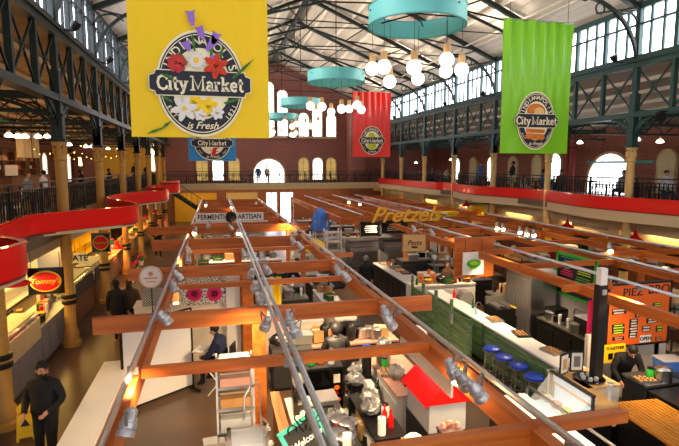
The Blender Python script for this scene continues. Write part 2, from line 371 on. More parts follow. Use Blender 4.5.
fascia(wave_l, 4, YF - .2, 'deeply curved red fascia along the gallery above the black oval signs', -1)
b = MB(); b.b2((XR + .5, YB, ZM - .85), (XR + .7, YW, ZM - .25)); b.b2((XR + 1.6, YB, ZM - 1.35), (XWR, YW, ZM - .9)); struct(b.build('ceiling_bulkhead', 'shade_cream'))
b = MB(); b.b2((XL - .9, YB, ZM - .8), (XL - .5, YW, ZM - .25)); struct(b.build('ceiling_bulkhead', 'shade_cream'))

# columns
def make_column(shade, cap):
    t = thing('iron_column', '', 'column')
    b = MB(); b.lathe([(.24, 0), (.24, .12), (.19, .16), (.19, .4), (.15, .46), (.14, 1.4), (.135, 5.1)], n=16); b.build('shaft', shade, t, True)
    b = MB(); b.lathe([(.17, 1.18), (.19, 1.2), (.19, 1.27), (.17, 1.29)], n=16); b.lathe([(.17, 1.34), (.19, 1.36), (.19, 1.43), (.17, 1.45)], n=16); b.build('band', 'black_iron', t)
    b = MB(); b.lathe([(.135, 5.05), (.17, 5.1), (.145, 5.16), (.145, 5.42), (.185, 5.5), (.185, 5.56)], n=16)
    for k in range(8): a = k * pi / 4; b.box((.155 * cos(a), .155 * sin(a), 5.33), (.04, .04, .2), a)
    b.build('capital', shade, t, True)
    b = MB(); b.box((0, 0, 5.9), (.26, .26, .7)); b.box((0, 0, 6.4), (.22, .26, 2.0)); b.box((0, 0, 9.0), (.16, .2, 3.0)); b.box((0, 0, 5.6), (.36, .36, .08)); b.box((0, 0, 6.25), (.34, .34, .06)); b.build('upper_post', cap, t)
    # brackets along the row and into the aisle
    for k, (ux, uy, L) in enumerate(((0, 1, 1.5), (0, -1, 1.5), (-1, 0, 2.0), (1, 0, .0))):
        if not L: continue
        b = MB()
        for rr, w in ((1.0, .09), (.86, .05)):
            b.strip([(ux * L * (1 - cos(a)) * rr, uy * L * (1 - cos(a)) * rr, 5.6 + (1.1 * sin(a)) * (1 if rr == 1 else .93) + (0 if rr == 1 else .12)) for a in [pi / 2 * i / 10 for i in range(11)]], w, w, up=(uy, -ux, 0))
        rc = (ux * L * .3, uy * L * .3, 6.38)
        b.path([V(rc) + V((ux, uy, 0)) * (.19 * cos(a)) + V((0, 0, .19 * sin(a))) for a in [2 * pi * i / 14 for i in range(14)]], .03, 5, True)
        b.bar((ux * .1, uy * .1, 6.7), (ux * L, uy * L, 6.72), .1, .1)
        for q in (.25, .5, .75): b.bar((ux * L * q, uy * L * q, 6.7), (ux * L * q * .6, uy * L * q * .6, 5.8 + q * .6), .03, .03)
        b.build('bracket', cap, t)
    return t
def flip(t): t.rotation_euler = (0, 0, pi)
ordn = ['first', 'second', 'third', 'fourth', 'fifth', 'sixth', 'seventh', 'eighth', 'ninth', 'tenth', 'eleventh', 'twelfth', 'thirteenth', 'fourteenth', 'fifteenth', 'sixteenth', 'seventeenth', 'eighteenth', 'nineteenth', 'twentieth']
cl = make_column('yellow_col', 'iron'); cr = make_column('cream', 'iron_teal')
for i, y in enumerate(COLS[1:]):
    lb = '%s yellow iron column in the row beside the black oval signs' % ordn[i]
    if i == 0: cl.location = (XL, y, 0); cl['label'] = lb; cl['group'] = 'columns beside the oval signs'
    else: dup(cl, (XL, y, 0), 0, lb, 'columns beside the oval signs')
for i, y in enumerate(COLS[2:]):
    lb = '%s tan iron column in the row in front of the big brick arch' % ordn[i]
    if i == 0: cr.location = (XR, y, 0); flip(cr); cr['label'] = lb; cr['group'] = 'columns beside the brick arch'
    else: dup(cr, (XR, y, 0), pi, lb, 'columns beside the brick arch')

# lattice girders and clerestory windows
def girder(x, m, label, s):
    t = thing('lattice_girder', label, 'girder')
    b = MB(); b.b2((x - .1, YB, 8.28), (x + .1, YW - .4, 8.46)); b.b2((x - .17, YB, 8.46), (x + .17, YW, 8.52)); b.build('top_chord', m, t)
    b = MB(); b.b2((x - .1, YB, 6.62), (x + .1, YW, 6.78)); b.b2((x - .17, YB, 6.58), (x + .17, YW, 6.62)); b.build('bottom_chord', m, t)
    y = COLS[1]; pw = BAY / 3
    while y < YW - 1:
        b = MB(); b.box((x, y, 7.53), (.14, .13, 1.5)); b.build('upright', m, t)
        b = MB()
        for z0, z1 in ((6.8, 8.26), (8.26, 6.8)):
            b.bar((x, y + .06, z0), (x, y + pw - .06, z1), .05, .04)
        b.path([(x, y + pw / 2 + .13 * cos(a), 7.53 + .13 * sin(a)) for a in [2 * pi * i / 10 for i in range(10)]], .02, 5, True)
        b.build('cross_brace', m, t); y += pw
girder(XL, 'iron', 'dark green lattice girder under the clerestory windows over the dim cafe gallery', -1)
girder(XR, 'iron_teal', 'blue-green lattice girder under the clerestory windows over the gallery with the brick arch', 1)
for x, m, pm in ((XL, 'iron', 'daylight_side'), (XR, 'iron_teal', 'daylight')):
    y = YB + (COLS[0] - YB) % BAY
    for y in [c for c in COLS if c > 0]:
        wn[0] += 1; b = MB(); b.b2((x - .08, y + .08, 8.52), (x + .08, y + BAY - .08, 8.68)); b.b2((x - .08, y + .08, 10.2), (x + .08, y + BAY - .08, 10.4))
        b.b2((x - .05, y + .08, 9.68), (x + .05, y + BAY - .08, 9.75)); o = struct(b.build('window_%d' % wn[0], m))
        b = MB()
        for k in range(10):
            w = .14 if k % 3 == 0 else .075; yy = y + BAY * k / 9
            b.box((x, yy, 9.45), (.12 if k % 3 == 0 else .07, w, 1.6))
        b.build('window_frame', m, o)
        s = -1 if x < 0 else 1; b = MB(); b.b2((x + s * .1, y + .05, 8.6), (x + s * .13, y + BAY - .05, 10.3)); b.build('pane', pm, o)
for x in (XL, XR):
    s = -1 if x < 0 else 1
    b = MB(); b.b2((x + s * .14, YB, 8.36), (x + s * .3, YW, 8.6)); b.b2((x + s * .02, YB, 10.3), (x + s * .3, YW, 10.62)); struct(b.build('wall_clerestory', 'shade_cream'))
b = MB(); b.b2((XL - .3, YB, 8.4), (XL - .15, COLS[0] + .1, 10.5)); struct(b.build('wall_clerestory', 'shade_cream'))
b = MB(); b.b2((XR + .15, YB, 8.4), (XR + .3, COLS[0] + .1, 10.5)); struct(b.build('wall_clerestory', 'shade_cream'))

# roof trusses
def make_truss(m):
    t = thing('roof_truss', '', 'truss')
    hw = XC - XL; rise = ZR - ZE; zc = lambda x: ZE - .22 + rise * (hw - abs(x)) / hw
    b = MB()
    for s in (-1, 1):
        b = MB(); b.bar((s * (hw - .05), 0, zc(hw - .05)), (0, 0, zc(0)), .16, .2, up=(0, 1, 0)); b.build('rafter', m, t)
    n = [(6.9, 10.35), (4.5, 11.2), (2.2, 11.9), (0, 12.5)]
    b = MB()
    for s in (-1, 1):
        for (x0, z0), (x1, z1) in zip(n, n[1:]): b.bar((s * x0, 0, z0), (s * x1, 0, z1), .09, .1)
    b.build('lower_chord', m, t)
    b = MB(); top = [7.9, 5.7, 3.35, 1.1]
    for s in (-1, 1):
        for i, (x, z) in enumerate(n):
            b.bar((s * x, 0, z), (s * top[i], 0, zc(top[i])), .06, .06)
            if i: b.bar((s * x, 0, z), (s * top[i - 1], 0, zc(top[i - 1])), .06, .06)
    b.bar((0, 0, 12.5), (0, 0, zc(0)), .05, .05)
    b.build('web', m, t)
    b = MB(); b.tube((-6.9, 0, 10.35), (6.9, 0, 10.35 + .0), .022, 6); b.build('tie_rod', m, t)
    for s in (-1, 1):
        b = MB(); pts = []
        for i in range(15):
            a = pi / 2 * i / 14; pts.append((s * (hw - 2.35 * (1 - cos(a))), 0, 8.2 + 2.25 * sin(a)))
        b.strip(pts, .1, .11, up=(0, 1, 0))
        pts = [(s * (hw - .05 - .55 * (1 - cos(a)) ), 0, 9.55 + .55 * sin(a)) for a in [pi * i / 14 for i in range(12)]]
        b.strip(pts, .05, .07, up=(0, 1, 0))
        b.bar((s * (hw - 1.75), 0, 9.95), (s * (hw - .1), 0, 10.25), .05, .06)
        b.path([(s * (hw - 1.62) + .17 * cos(a), 0, 10.12 + .17 * sin(a)) for a in [2 * pi * i / 14 for i in range(14)]], .03, 5, True)
        b.build('curved_bracket', m, t)
    return t
tr = make_truss('iron')
for i, y in enumerate(COLS[1:]):
    lb = '%s dark green fan truss under the pitched roof, counted from the camera' % ordn[i]
    if i == 0: tr.location = (XC, y, 0); tr['label'] = lb; tr['group'] = 'roof trusses'
    else: dup(tr, (XC, y, 0), 0, lb, 'roof trusses')
t = thing('ridge_beam', 'long dark ridge member running along the top of the pitched roof', 'beam')
b = MB(); b.b2((XC - .1, YB, ZR - .5), (XC + .1, YW, ZR - .2)); b.build('beam', 'iron', t)
for s in (-1, 1):
    b = MB(); b.tube((XC + s * 7.3, YB, 10.9), (XC + s * 7.3, YW, 10.9), .04, 6); tag(b.build('conduit_pipe', 'purlin'), 'long pale pipe hung under the %s roof slope' % ('darker' if s < 0 else 'brighter'), 'pipe')

# aisle cross beams (open web)
def make_aisle(m):
    t = thing('aisle_truss', '', 'truss')
    b = MB(); b.bar((0, 0, 6.8), (-7.1, 0, 6.8), .1, .12); b.bar((0, 0, 6.35), (-7.1, 0, 6.35), .08, .08); b.build('chord', m, t)
    b = MB(); x = 0
    while x < 7: b.bar((-x, 0, 6.35), (-x - .6, 0, 6.8), .04, .04); b.bar((-x - .6, 0, 6.8), (-x - 1.2, 0, 6.35), .04, .04); x += 1.2
    b.build('web', m, t)
    return t
al = make_aisle('iron'); ar = make_aisle('iron_teal')
for i, y in enumerate(COLS[1:]):
    for q, (src, x, rz, nm) in enumerate(((al, XL - .2, 0, 'over the dim cafe gallery'), (ar, XR + .1, pi, 'over the gallery with the brick arch'))):
        lb = '%s open web beam %s, counted from the camera' % (ordn[i], nm)
        if i == 0: src.location = (x, y, 0); src.rotation_euler = (0, 0, rz); src['label'] = lb; src['group'] = 'aisle beams ' + nm
        else: dup(src, (x, y, 0), rz, lb, 'aisle beams ' + nm)

# railings
def railing(p, q, label):
    p, q = V(p), V(q); t = thing('gallery_railing', label, 'railing'); L = (q - p).length; d = (q - p).normalized()
    b = MB(); b.bar(p + V((0, 0, 1.07)), q + V((0, 0, 1.07)), .06, .05); b.build('top_rail', 'iron', t)
    b = MB(); b.bar(p + V((0, 0, .1)), q + V((0, 0, .1)), .04, .04); b.bar(p + V((0, 0, .92)), q + V((0, 0, .92)), .03, .03); b.build('lower_rail', 'black_iron', t)
    b = MB(); n = int(L / .17)
    for i in range(n + 1):
        c = p + d * (L * i / n); b.bar(c + V((0, 0, .1)), c + V((0, 0, .92)), .028, .028)
        if i < n:
            e = c + d * (L / n / 2)
            b.path([e + d * (.07 * cos(a)) + V((0, 0, .74 + .07 * sin(a))) for a in [2 * pi * k / 8 for k in range(8)]], .014, 3, True)
            if i % 2: b.path([e + d * (.07 * cos(a)) + V((0, 0, .3 + .1 * sin(a))) for a in [2 * pi * k / 8 for k in range(8)]], .014, 3, True)
    tag(b.build('railing_infill', 'black_iron', t), kind='stuff')
    n = max(1, round(L / 2.25))
    for i in range(n + 1): b = MB(); c = p + d * (L * i / n); b.box(c + V((0, 0, .55)), (.06, .06, 1.1)); b.build('post', 'iron', t)
railing((XL - .6, 4, ZM + .03), (XL - .6, YF, ZM + .03), 'dark green ornamental railing along the dim cafe gallery')
railing((XR + .3, 8, ZM + .03), (XR + .3, YF, ZM + .03), 'dark ornamental railing along the gallery with the brick arch')
railing((XL + .3, YF + .1, ZM), (XR - .3, YF + .1, ZM), 'dark railing across the far end gallery below the tall arched windows')

# ------------------------------------------------------------------ hanging banners
def stroke_word(word, hgt, m, parent, loc, wt=.17):
    """slab serif lettering drawn with bars"""
    G = {'C': (.78, [[(.74, .72), (.66, .92), (.42, 1), (.16, .86), (.06, .5), (.16, .14), (.42, 0), (.66, .08), (.74, .28)]], [(.74, .82, 0)]),
         'i': (.34, [[(.17, 0), (.17, .62)], [(.17, .84), (.17, .98)]], [(.17, 0, 1), (.12, .62, .6)]),
         't': (.44, [[(.2, .92), (.2, .12), (.3, .0), (.42, .06)], [(.04, .62), (.4, .62)]], []),
         'y': (.66, [[(.12, .62), (.34, .06)], [(.56, .62), (.3, -.22), (.12, -.28)]], [(.12, .62, 1), (.56, .62, 1)]),
         'M': (1.08, [[(.16, 0), (.16, 1), (.53, .12), (.9, 1), (.9, 0)]], [(.14, 0, 1.1), (.92, 0, 1.1), (.1, 1, .8), (.96, 1, .8)]),
         'a': (.64, [[(.12, .52), (.3, .64), (.46, .54), (.46, .04), (.6, 0)], [(.46, .36), (.2, .32), (.1, .16), (.2, .02), (.38, .04), (.46, .16)]], []),
         'r': (.52, [[(.16, 0), (.16, .62)], [(.16, .42), (.3, .6), (.46, .56)]], [(.16, 0, 1.1), (.1, .62, .6)]),
         'k': (.68, [[(.16, 0), (.16, 1)], [(.16, .26), (.5, .6)], [(.28, .38), (.56, 0)]], [(.16, 0, 1), (.1, 1, .6), (.5, .62, .8), (.56, 0, .8)]),
         'e': (.6, [[(.1, .34), (.5, .34), (.46, .54), (.3, .64), (.13, .52), (.08, .3), (.18, .06), (.34, 0), (.5, .1)]], []), ' ': (.22, [], [])}
    b = MB(); tot = sum(G[c][0] for c in word); x = -tot / 2; w = wt
    for c in word:
        a, ss, sf = G[c]
        for s_ in ss: b.strip([((x + p) * hgt, 0, (q - .5) * hgt) for p, q in s_], w * hgt, .008, up=(0, 1, 0))
        for p, q, l in sf:
            if l: b.box(((x + p) * hgt, 0, (q - .5) * hgt), (l * .32 * hgt, .008, .1 * hgt))
        x += a
    o = b.build('lettering', m, parent); o.location = loc; return o

def arc_text(s, m, parent, rx, rz, size, a0, a1, cz, y, flip=False, sx=1.):
    n = len(s)
    for i, ch in enumerate(s):
        if ch == ' ': continue
        a = a0 + (a1 - a0) * (i / max(1, n - 1)); p = V((rx * cos(a), y, cz + rz * sin(a)))
        tang = atan2(rz * cos(a), -rx * sin(a)); tang = tang + pi if not flip else tang
        text(ch, size, m, parent, p, (pi / 2, -(tang if not flip else tang), 0), .012, name='letter')

def banner(name, label, px0, px1, pym, Y, zb, zt, m, fold, logo):
    x0, x1 = atY(px0, pym, Y).x, atY(px1, pym, Y).x; w = x1 - x0; h = zt - zb
    t = thing(name, label, 'banner', ((x0 + x1) / 2, Y, zb))
    b = MB(); nx, nz = 60, 26; vs = []
    for k in (0, 1):
        for j in range(nz + 1):
            for i in range(nx + 1):
                u, v = i / nx, j / nz; A = fold * max(.0, (v - .30) / .7) ** .8
                y = A * sin(u * 2 * pi * 6.3 + 1.6 * v + .8 * sin(u * 9)) + .35 * A * sin(u * 41 + v) + .006 * sin(u * 17)
                vs.append(((u - .5) * w * (1 - .01 * v), y + k * .012, v * h + .03 * v * sin(u * 2 * pi * 3) * (1 if fold > .02 else .2)))
    N = (nx + 1) * (nz + 1); fs = []
    for j in range(nz):
        for i in range(nx):
            a = j * (nx + 1) + i; fs.append((a, a + 1, a + nx + 2, a + nx + 1)); fs.append((N + a, N + a + nx + 1, N + a + nx + 2, N + a + 1))
    for i in range(nx): fs.append((i, N + i, N + i + 1, i + 1)); a = nz * (nx + 1) + i; fs.append((a, a + 1, N + a + 1, N + a))
    for j in range(nz): a = j * (nx + 1); fs.append((a, a + nx + 1, N + a + nx + 1, N + a)); a += nx; fs.append((a, N + a, N + a + nx + 1, a + nx + 1))
    b.add(vs, fs); b.build('cloth', m, t, True)
    b = MB(); b.tube((-w / 2 - .04, .01, h + .01), (w / 2 + .04, .01, h + .01), .025); b.build('hanging_rod', 'galv', t)
    b = MB()
    for s in (-1, 1): b.tube((s * w * .42, .01, h), (s * w * .42, .01, ZE + 3.4 - (.0) - zb if abs(t.location.x - XC) < 4 else 11.3 - zb + (.7 if zt > 9.9 else 0)), .008, 4)
    b.build('cord', 'black_iron', t)
    logo(t, w, h); return t
def ell(rx, rz, n=48): return [(rx * cos(2 * pi * i / n), rz * sin(2 * pi * i / n)) for i in range(n)]
def petal(b, c, r, n, L, W, y, a0=0, th=.006):
    for k in range(n):
        a = a0 + 2 * pi * k / n; u = V((cos(a), 0, sin(a))); v = V((-sin(a), 0, cos(a)))
        b.prism([(r, -W * .3), (L * .6, -W / 2), (L, -W * .2), (L, W * .2), (L * .6, W / 2), (r, W * .3)], V((c[0], y - .002 * (k % 2), c[1])), u, v, th)
def badge(t, w, h, cz, rx, rz, inner='cream_ink', city=True, detail=True):
    o = lambda poly, y, m, nm, th=.01: MB().prism(poly, (0, y, cz), (1, 0, 0), (0, 0, 1), -th if False else th).build(nm, m, t)
    k = rx / .70
    def bar_poly(hw, hh, wing): return [(-hw + wing, -hh), (hw - wing, -hh), (hw - wing, -hh * .72), (hw, -hh * .55), (hw, hh * .55), (hw - wing, hh * .72), (hw - wing, hh), (-hw + wing, hh), (-hw + wing, hh * .72), (-hw, hh * .55), (-hw, -hh * .55), (-hw + wing, -hh * .72)]
    o(ell(rx * 1.05, rz * 1.05), -.030, 'cream_ink', 'badge_outline'); o(ell(rx, rz), -.036, 'navy', 'badge_rim')
    o(ell(rx * .97, rz * .97), -.0375, 'cream_ink', 'badge_line', .0100) if detail else None
    o(ell(rx * .95, rz * .95), -.040, 'navy', 'badge_ring'); o(ell(rx * .7, rz * .7), -.046, inner, 'badge_centre')
    def bar():
        o(bar_poly(rx * 1.22, rz * .255, .1 * k), -.066, 'cream_ink', 'bar_outline'); o(bar_poly(rx * 1.19, rz * .235, .1 * k), -.072, 'navy', 'name_bar')
        if detail:
            o(bar_poly(rx * 1.14, rz * .205, .09 * k), -.0745, 'cream_ink', 'bar_line', .003); o(bar_poly(rx * 1.19, rz * .20, .09 * k), -.078, 'navy', 'name_bar')
        stroke_word('City Market', rz * .262, 'cream_ink', t, (0, -.088, cz - .0), .19)
    arc_text('INDIANAPOLIS', 'cream_ink', t, rx * .825, rz * .825, .2 * k, radians(156), radians(24), cz, -.066)
    arc_text('EST', 'cream_ink', t, rx * .9, rz * .9, .1 * k, radians(212), radians(225), cz, -.066, True); arc_text('1821', 'cream_ink', t, rx * .9, rz * .9, .1 * k, radians(313), radians(331), cz, -.066, True)
    text('is Fresh', .17 * k, 'cream_ink', t, (0, -.066, cz - rz * .83), (pi / 2, 0, 0), .01, shear=.4)
    return bar
def logo_flowers(t, w, h):
    cz = .95 * h / 4.9; cz = atY(203, 84.5, 8.6).z - t.location.z; bar = badge(t, w, h, cz, .655, .80); bar()
    F_ = lambda nm, m, b: b.build(nm, m, t)
    b = MB()
    for (x, z, a, L) in ((-.2, .3, 2.2, .26), (-.08, .5, 1.7, .3), (.16, .3, 1.5, .45), (.5, .1, .75, .5), (.3, .35, 1.35, .3), (-.42, .06, 2.8, .22), (.35, -.3, .3, .3), (-.62, -.72, 3.5, .26), (-.62, -.72, .7, .2), (.1, -.5, .2, .3), (-.45, -.3, 2.6, .2)):
        u = V((cos(a), 0, sin(a))); v = V((-sin(a), 0, cos(a))); b.prism([(0, -.012), (L * .5, -.025), (L, 0), (L * .5, .025), (0, .012)], (x, -.095, cz + z), u, v, .004)
    F_('printed_leaf', 'leaf', b)
    b = MB()
    for (x, z, a, L) in ((-.1, .88, 1.7, .24), (.06, .68, 1.9, .22), (.1, .52, .9, .26), (.12, .38, .2, .2), (-.16, .5, 2.0, .16), (.2, .62, 1.2, .2)):
        u = V((cos(a), 0, sin(a))); v = V((-sin(a), 0, cos(a))); b.prism([(0, -.02), (L * .35, -.05), (L * .8, -.055), (L, -.08), (L * .92, 0), (L, .08), (L * .8, .055), (L * .35, .05), (0, .02)], (x, -.1, cz + z), u, v, .004)
    F_('printed_bellflower', 'purple', b)
    mat('carnation', (196, 56, 60), .7, var=.25, scale=14); mat('lily_red', (206, 60, 30), .7, var=.2, scale=10)
    b = MB(); petal(b, (-.36, cz + .3), .0, 9, .15, .11, -.1); petal(b, (-.36, cz + .3), .0, 7, .1, .08, -.105, .3); F_('printed_carnation', 'carnation', b)
    b = MB(); petal(b, (.24, cz + .28), .0, 6, .2, .11, -.1, .4); F_('printed_lily', 'lily_red', b)
    b = MB(); petal(b, (-.06, cz + .35), .02, 14, .14, .045, -.115); F_('printed_daisy', 'white', b)
    b = MB(); petal(b, (-.12, cz - .3), .0, 6, .17, .11, -.06); petal(b, (.1, cz - .36), .0, 6, .16, .1, -.064, .4); F_('printed_daffodil', 'yellow', b)
    b = MB(); petal(b, (-.27, cz - .4), .0, 6, .21, .11, -.1, .2); petal(b, (.24, cz - .46), .0, 6, .11, .08, -.1, .2); petal(b, (-.02, cz - .5), .0, 5, .1, .08, -.1, .2); F_('printed_white_lily', 'white', b)
    b = MB(); b.prism(ell(.045, .045, 14), (-.06, -.125, cz + .35), (1, 0, 0), (0, 0, 1), .006); b.prism(ell(.035, .035, 12), (-.27, -.115, cz - .4), (1, 0, 0), (0, 0, 1), .006); F_('printed_flower_centre', 'yellow_sign', b)
def logo_bread(t, w, h):
    cz = atY(537, 121, 15.6).z - t.location.z; bar = badge(t, w, h, cz, .7, .95); mat('crust', (208, 120, 44), .7, var=.3, scale=5); mat('crumb', (240, 196, 130), .7, var=.15, scale=9)
    b = MB(); b.prism(ell(.36, .27, 24), (-.02, -.055, cz + .32), (1, 0, 0), (0, 0, 1), .006); b.prism([(-.36, -.62), (.3, -.66), (.36, -.56), (.32, -.46), (-.34, -.42), (-.42, -.5)], (0, -.06, cz), (1, 0, 0), (0, 0, 1), .006); b.prism([(-.38, -.4), (.34, -.42), (.36, -.3), (-.38, -.27)], (0, -.06, cz), (1, 0, 0), (0, 0, 1), .006); b.build('printed_loaf', 'crust', t)
    b = MB(); b.prism(ell(.2, .16, 20), (.1, -.064, cz + .3), (1, 0, 0), (0, 0, 1), .004); b.build('printed_slice', 'crumb', t); bar()
def logo_pear(t, w, h):
    cz = atY(372, 140.5, 30.5).z - t.location.z; bar = badge(t, w, h, cz, .7, .84, detail=False); mat('pear', (196, 206, 50), .6, var=.2)
    b = MB(); b.prism(ell(.22, .24, 20), (-.03, -.055, cz + .25), (1, 0, 0), (0, 0, 1), .006); b.prism(ell(.3, .26, 20), (-.02, -.056, cz - .3), (1, 0, 0), (0, 0, 1), .006); b.build('printed_fruit', 'pear', t); bar()
def logo_claw(t, w, h):
    cz = atY(213, 143, 25.5).z - t.location.z; bar = badge(t, w, h, cz, .82, .80, detail=False)
    b = MB(); b.prism([(-.05, -.6), (.14, -.52), (.2, -.3), (.36, -.2), (.1, -.22), (.02, -.3)], (0, -.055, cz), (1, 0, 0), (0, 0, 1), .006); petal(b, (.08, cz - .42), 0, 7, .22, .05, -.056); b.build('printed_lobster', 'red', t); bar()
zt_ = lambda px, py, Y: atY(px, py, Y).z
banner('hanging_banner', 'big yellow banner with a round flower badge hanging near the camera', 130, 269, 100, 8.6, zt_(198, 137.5, 8.6), zt_(198, -12, 8.6), 'yellow', .012, logo_flowers)
banner('hanging_banner', 'bright green banner with a round bread badge hanging before the clerestory', 502, 570, 90, 15.6, zt_(536, 153.5, 15.6), zt_(536, 21, 15.6), 'green_ban', .06, logo_bread)
banner('hanging_banner', 'red banner with a round green fruit badge hanging far down the hall', 353, 390.5, 125, 30.5, zt_(372, 157, 30.5), zt_(372, 92, 30.5), 'red_ban', .07, logo_pear)
banner('hanging_banner', 'blue banner with a round lobster badge hanging behind the yellow banner', 188.5, 236, 150, 25.5, zt_(212, 161, 25.5), zt_(212, 80, 25.5), 'blue_ban', .02, logo_claw)

# ------------------------------------------------------------------ ring chandeliers
ch = thing('ring_chandelier', '', 'chandelier')
b = MB(); b.ring((0, 0, 0), 1.19, 1.215, 0, .42, 64); b.build('ring', 'turq', ch, True)
b = MB(); b.ring((0, 0, 0), 1.17, 1.235, -.02, .0, 64); b.ring((0, 0, 0), 1.17, 1.235, .42, .44, 64); b.build('rim', 'turq_in', ch, True)
b = MB()
for k in range(3): a = k * pi / 3; b.tube((1.24 * cos(a), 1.24 * sin(a), .3), (-1.24 * cos(a), -1.24 * sin(a), .3), .02, 6)
b.tube((0, 0, .3), (0, 0, 4.9), .02, 6); b.build('spider', 'black_iron', ch)
gl = []
for k in range(8):
    a = 2 * pi * k / 8 + .35; rr = 1.12 if k % 2 else 1.05; x, y, z = rr * cos(a), rr * sin(a), -1.0 - .22 * (k % 3) / 2
    b = MB(); b.ball((x, y, z), .175, 16); g = b.build('globe', 'glow_globe', ch, True)
    b = MB(); b.lathe([(.05, .13), (.085, .15), (.085, .36), (.03, .38)], (x, y, z), 12); b.build('wooden_cap', 'wood_lt', g, True)
    b = MB(); b.tube((x, y, z + .38), (x, y, .3), .007, 4); b.build('cord', 'dark_grey', g)
for i, y in enumerate((12.2, 21.3, 30.4, 39.3)):
    lb = ['turquoise ring chandelier with eight glowing globes, the biggest, at the top of the photo', 'turquoise ring chandelier beside the red banner', 'turquoise ring chandelier behind the one beside the red banner', 'turquoise ring chandelier next to the end wall arches'][i]
    if i == 0: ch.location = (XC - .08, y, 8.42); ch['label'] = lb; ch['group'] = 'ring chandeliers'
    else: dup(ch, (XC, y, 8.45), .4 * i, lb, 'ring chandeliers')

# ------------------------------------------------------------------ pendants
def make_pendant(kind):
    t = thing(kind + '_pendant_lamp', '', 'lamp')
    if kind == 'opal':
        b = MB(); b.lathe([(.02, .16), (.08, .13), (.15, .06), (.175, 0), (.17, -.03), (.1, -.05), (0, -.055)], n=16); b.build('shade', 'glow_globe', t, True)
        b = MB(); b.lathe([(.03, .26), (.06, .24), (.06, .14)], n=10); b.build('fitter', 'wood_lt', t)
    else:
        b = MB(); b.lathe([(.04, .34), (.06, .3), (.08, .18), (.12, .12), (.27, .02), (.28, -.02), (.265, -.02), (.11, .1), (.03, .14)], n=20); b.build('shade', 'red', t, True)
        b = MB(); b.ball((0, 0, .0), .062, 12); b.build('bulb', 'glow_bulb', t, True)
    b = MB(); b.tube((0, 0, .2), (0, 0, .95 if kind == 'opal' else .8), .008, 4); b.build('cord', 'black_iron', t)
    return t
opal = make_pendant('opal')
for c_ in opal.children: c_.data.transform(Matrix.Scale(.85, 4))
redp = make_pendant('red'); used = set()
def put(src, loc, rz, label, group=None):
    if src.name in used: return dup(src, loc, rz, label, group)
    used.add(src.name); src.location = loc; src.rotation_euler = (0, 0, rz or 0); src['label'] = label
    if group: src['group'] = group
    return src
for i, (px, py) in enumerate(((18, 137), (25, 137), (38, 137), (47, 137), (69, 145), (86, 147), (92, 147), (108, 149), (118, 150), (9, 136))):
    p = atX(px, py, -7.2); put(opal, p, 0, 'glowing opal pendant lamp over the dim cafe gallery, %s counted from the camera' % ordn[[1, 2, 3, 4, 5, 6, 7, 8, 9, 0][i]], 'cafe gallery pendants')
for i, (px, py, wh) in enumerate(((660, 142, 'above the narrow arched shutter'), (637, 140, 'beside the tan column before the brick arch'), (580, 143, 'just past the green banner'), (451, 160, 'past the fourth tan column'), (416, 163, 'next to the red banner'))):
    put(opal, atX(px, py, 18), 0, 'glowing opal pendant lamp on the bright gallery, ' + wh, 'bright gallery pendants')
for i, (px, py, X, wh) in enumerate(((16, 284, -4.25, 'over the oval sign beside the yellow column'), (117, 248, -4.3, 'beside the small square oval sign'), (115, 224, -4.3, 'above the other red lamp by the small sign'), (635, 240, 14.5, 'beside the tan column over the orange menu boards'), (567, 227, 14.5, 'under the fascia below the green banner'), (493, 212, 14.5, 'beside the round yellow hanging sign'), (466, 206, 14.5, 'next to the white menu sheets'), (423, 202, 14.5, 'above the yellow script sign'), (153, 213, -4.3, 'near the man in black in the aisle'), (161, 220, -4.3, 'lowest of the pair above the man in the aisle'))):
    p = atX(px, py, X); put(redp, p, 0, 'red metal pendant lamp ' + wh, 'red pendant lamps')
    if i < 5: light('POINT', 'pendant_light', (p.x, p.y, p.z - .1), 14, (255, 190, 110), .06)

# ------------------------------------------------------------------ timber stall frames and lighting tracks
ZB = 2.6
def frame(label, longs, crosses, posts, thick=.13):
    t = thing('timber_pergola', label, 'pergola')
    for x, y0, y1, h in longs: b = MB(); b.b2((x - thick / 2, y0, ZB - h), (x + thick / 2, y1, ZB)); b.build('long_beam', 'beam', t)
    for y, x0, x1, h in crosses: b = MB(); b.b2((x0, y - .05, ZB - h + .02), (x1, y + .05, ZB + .02)); b.build('cross_beam', 'beam_x', t)
    for x, y, w in posts:
        b = MB(); b.b2((x - w / 2, y - w / 2, 0), (x + w / 2, y + w / 2, ZB - .02)); o = b.build('post', 'beam', t)
        b = MB(); b.b2((x - w / 2 - .03, y - w / 2 - .03, 0), (x + w / 2 + .03, y + w / 2 + .03, .12)); b.build('post_foot', 'black_iron', o)
    return t
frame('orange timber stall frame spanning the kitchen and flower stalls in the middle of the hall', [(-.97, 3.4, 17.0, .24), (2.74, 2.9, 17.0, .24)],
      [(3.75, 1.2, 2.75, .22), (3.78, 2.7, 3.75, .11), (5.95, -.9, 2.75, .12), (8.15, -1.9, 3.7, .26), (10.1, -.9, 2.75, .1), (11.9, -2.0, 2.85, .26), (12.75, 2.7, 3.5, .1), (14.2, -1.0, 2.75, .1), (16.4, -2.0, 2.7, .34)],
      [(.62, 8.25, .22), (.66, 12.0, .26), (.62, 16.5, .22), (-1.0, 16.5, .14), (2.78, 16.5, .14)])
frame('orange timber stall frame behind the FERMENTI ARTISAN sign', [(-.97, 19.8, 35, .24), (2.74, 19.8, 35, .24)],
      [(19.9, -2.6, 3.6, .3), (22.3, -1.0, 2.75, .3), (25, -1.0, 2.75, .3), (28, -1.0, 2.75, .3), (31, -1.0, 2.75, .3), (35, -1.0, 2.75, .3)],
      [(-.97, 19.9, .14), (2.74, 19.9, .14), (.7, 25, .14), (-.97, 35, .14), (2.74, 35, .14)])
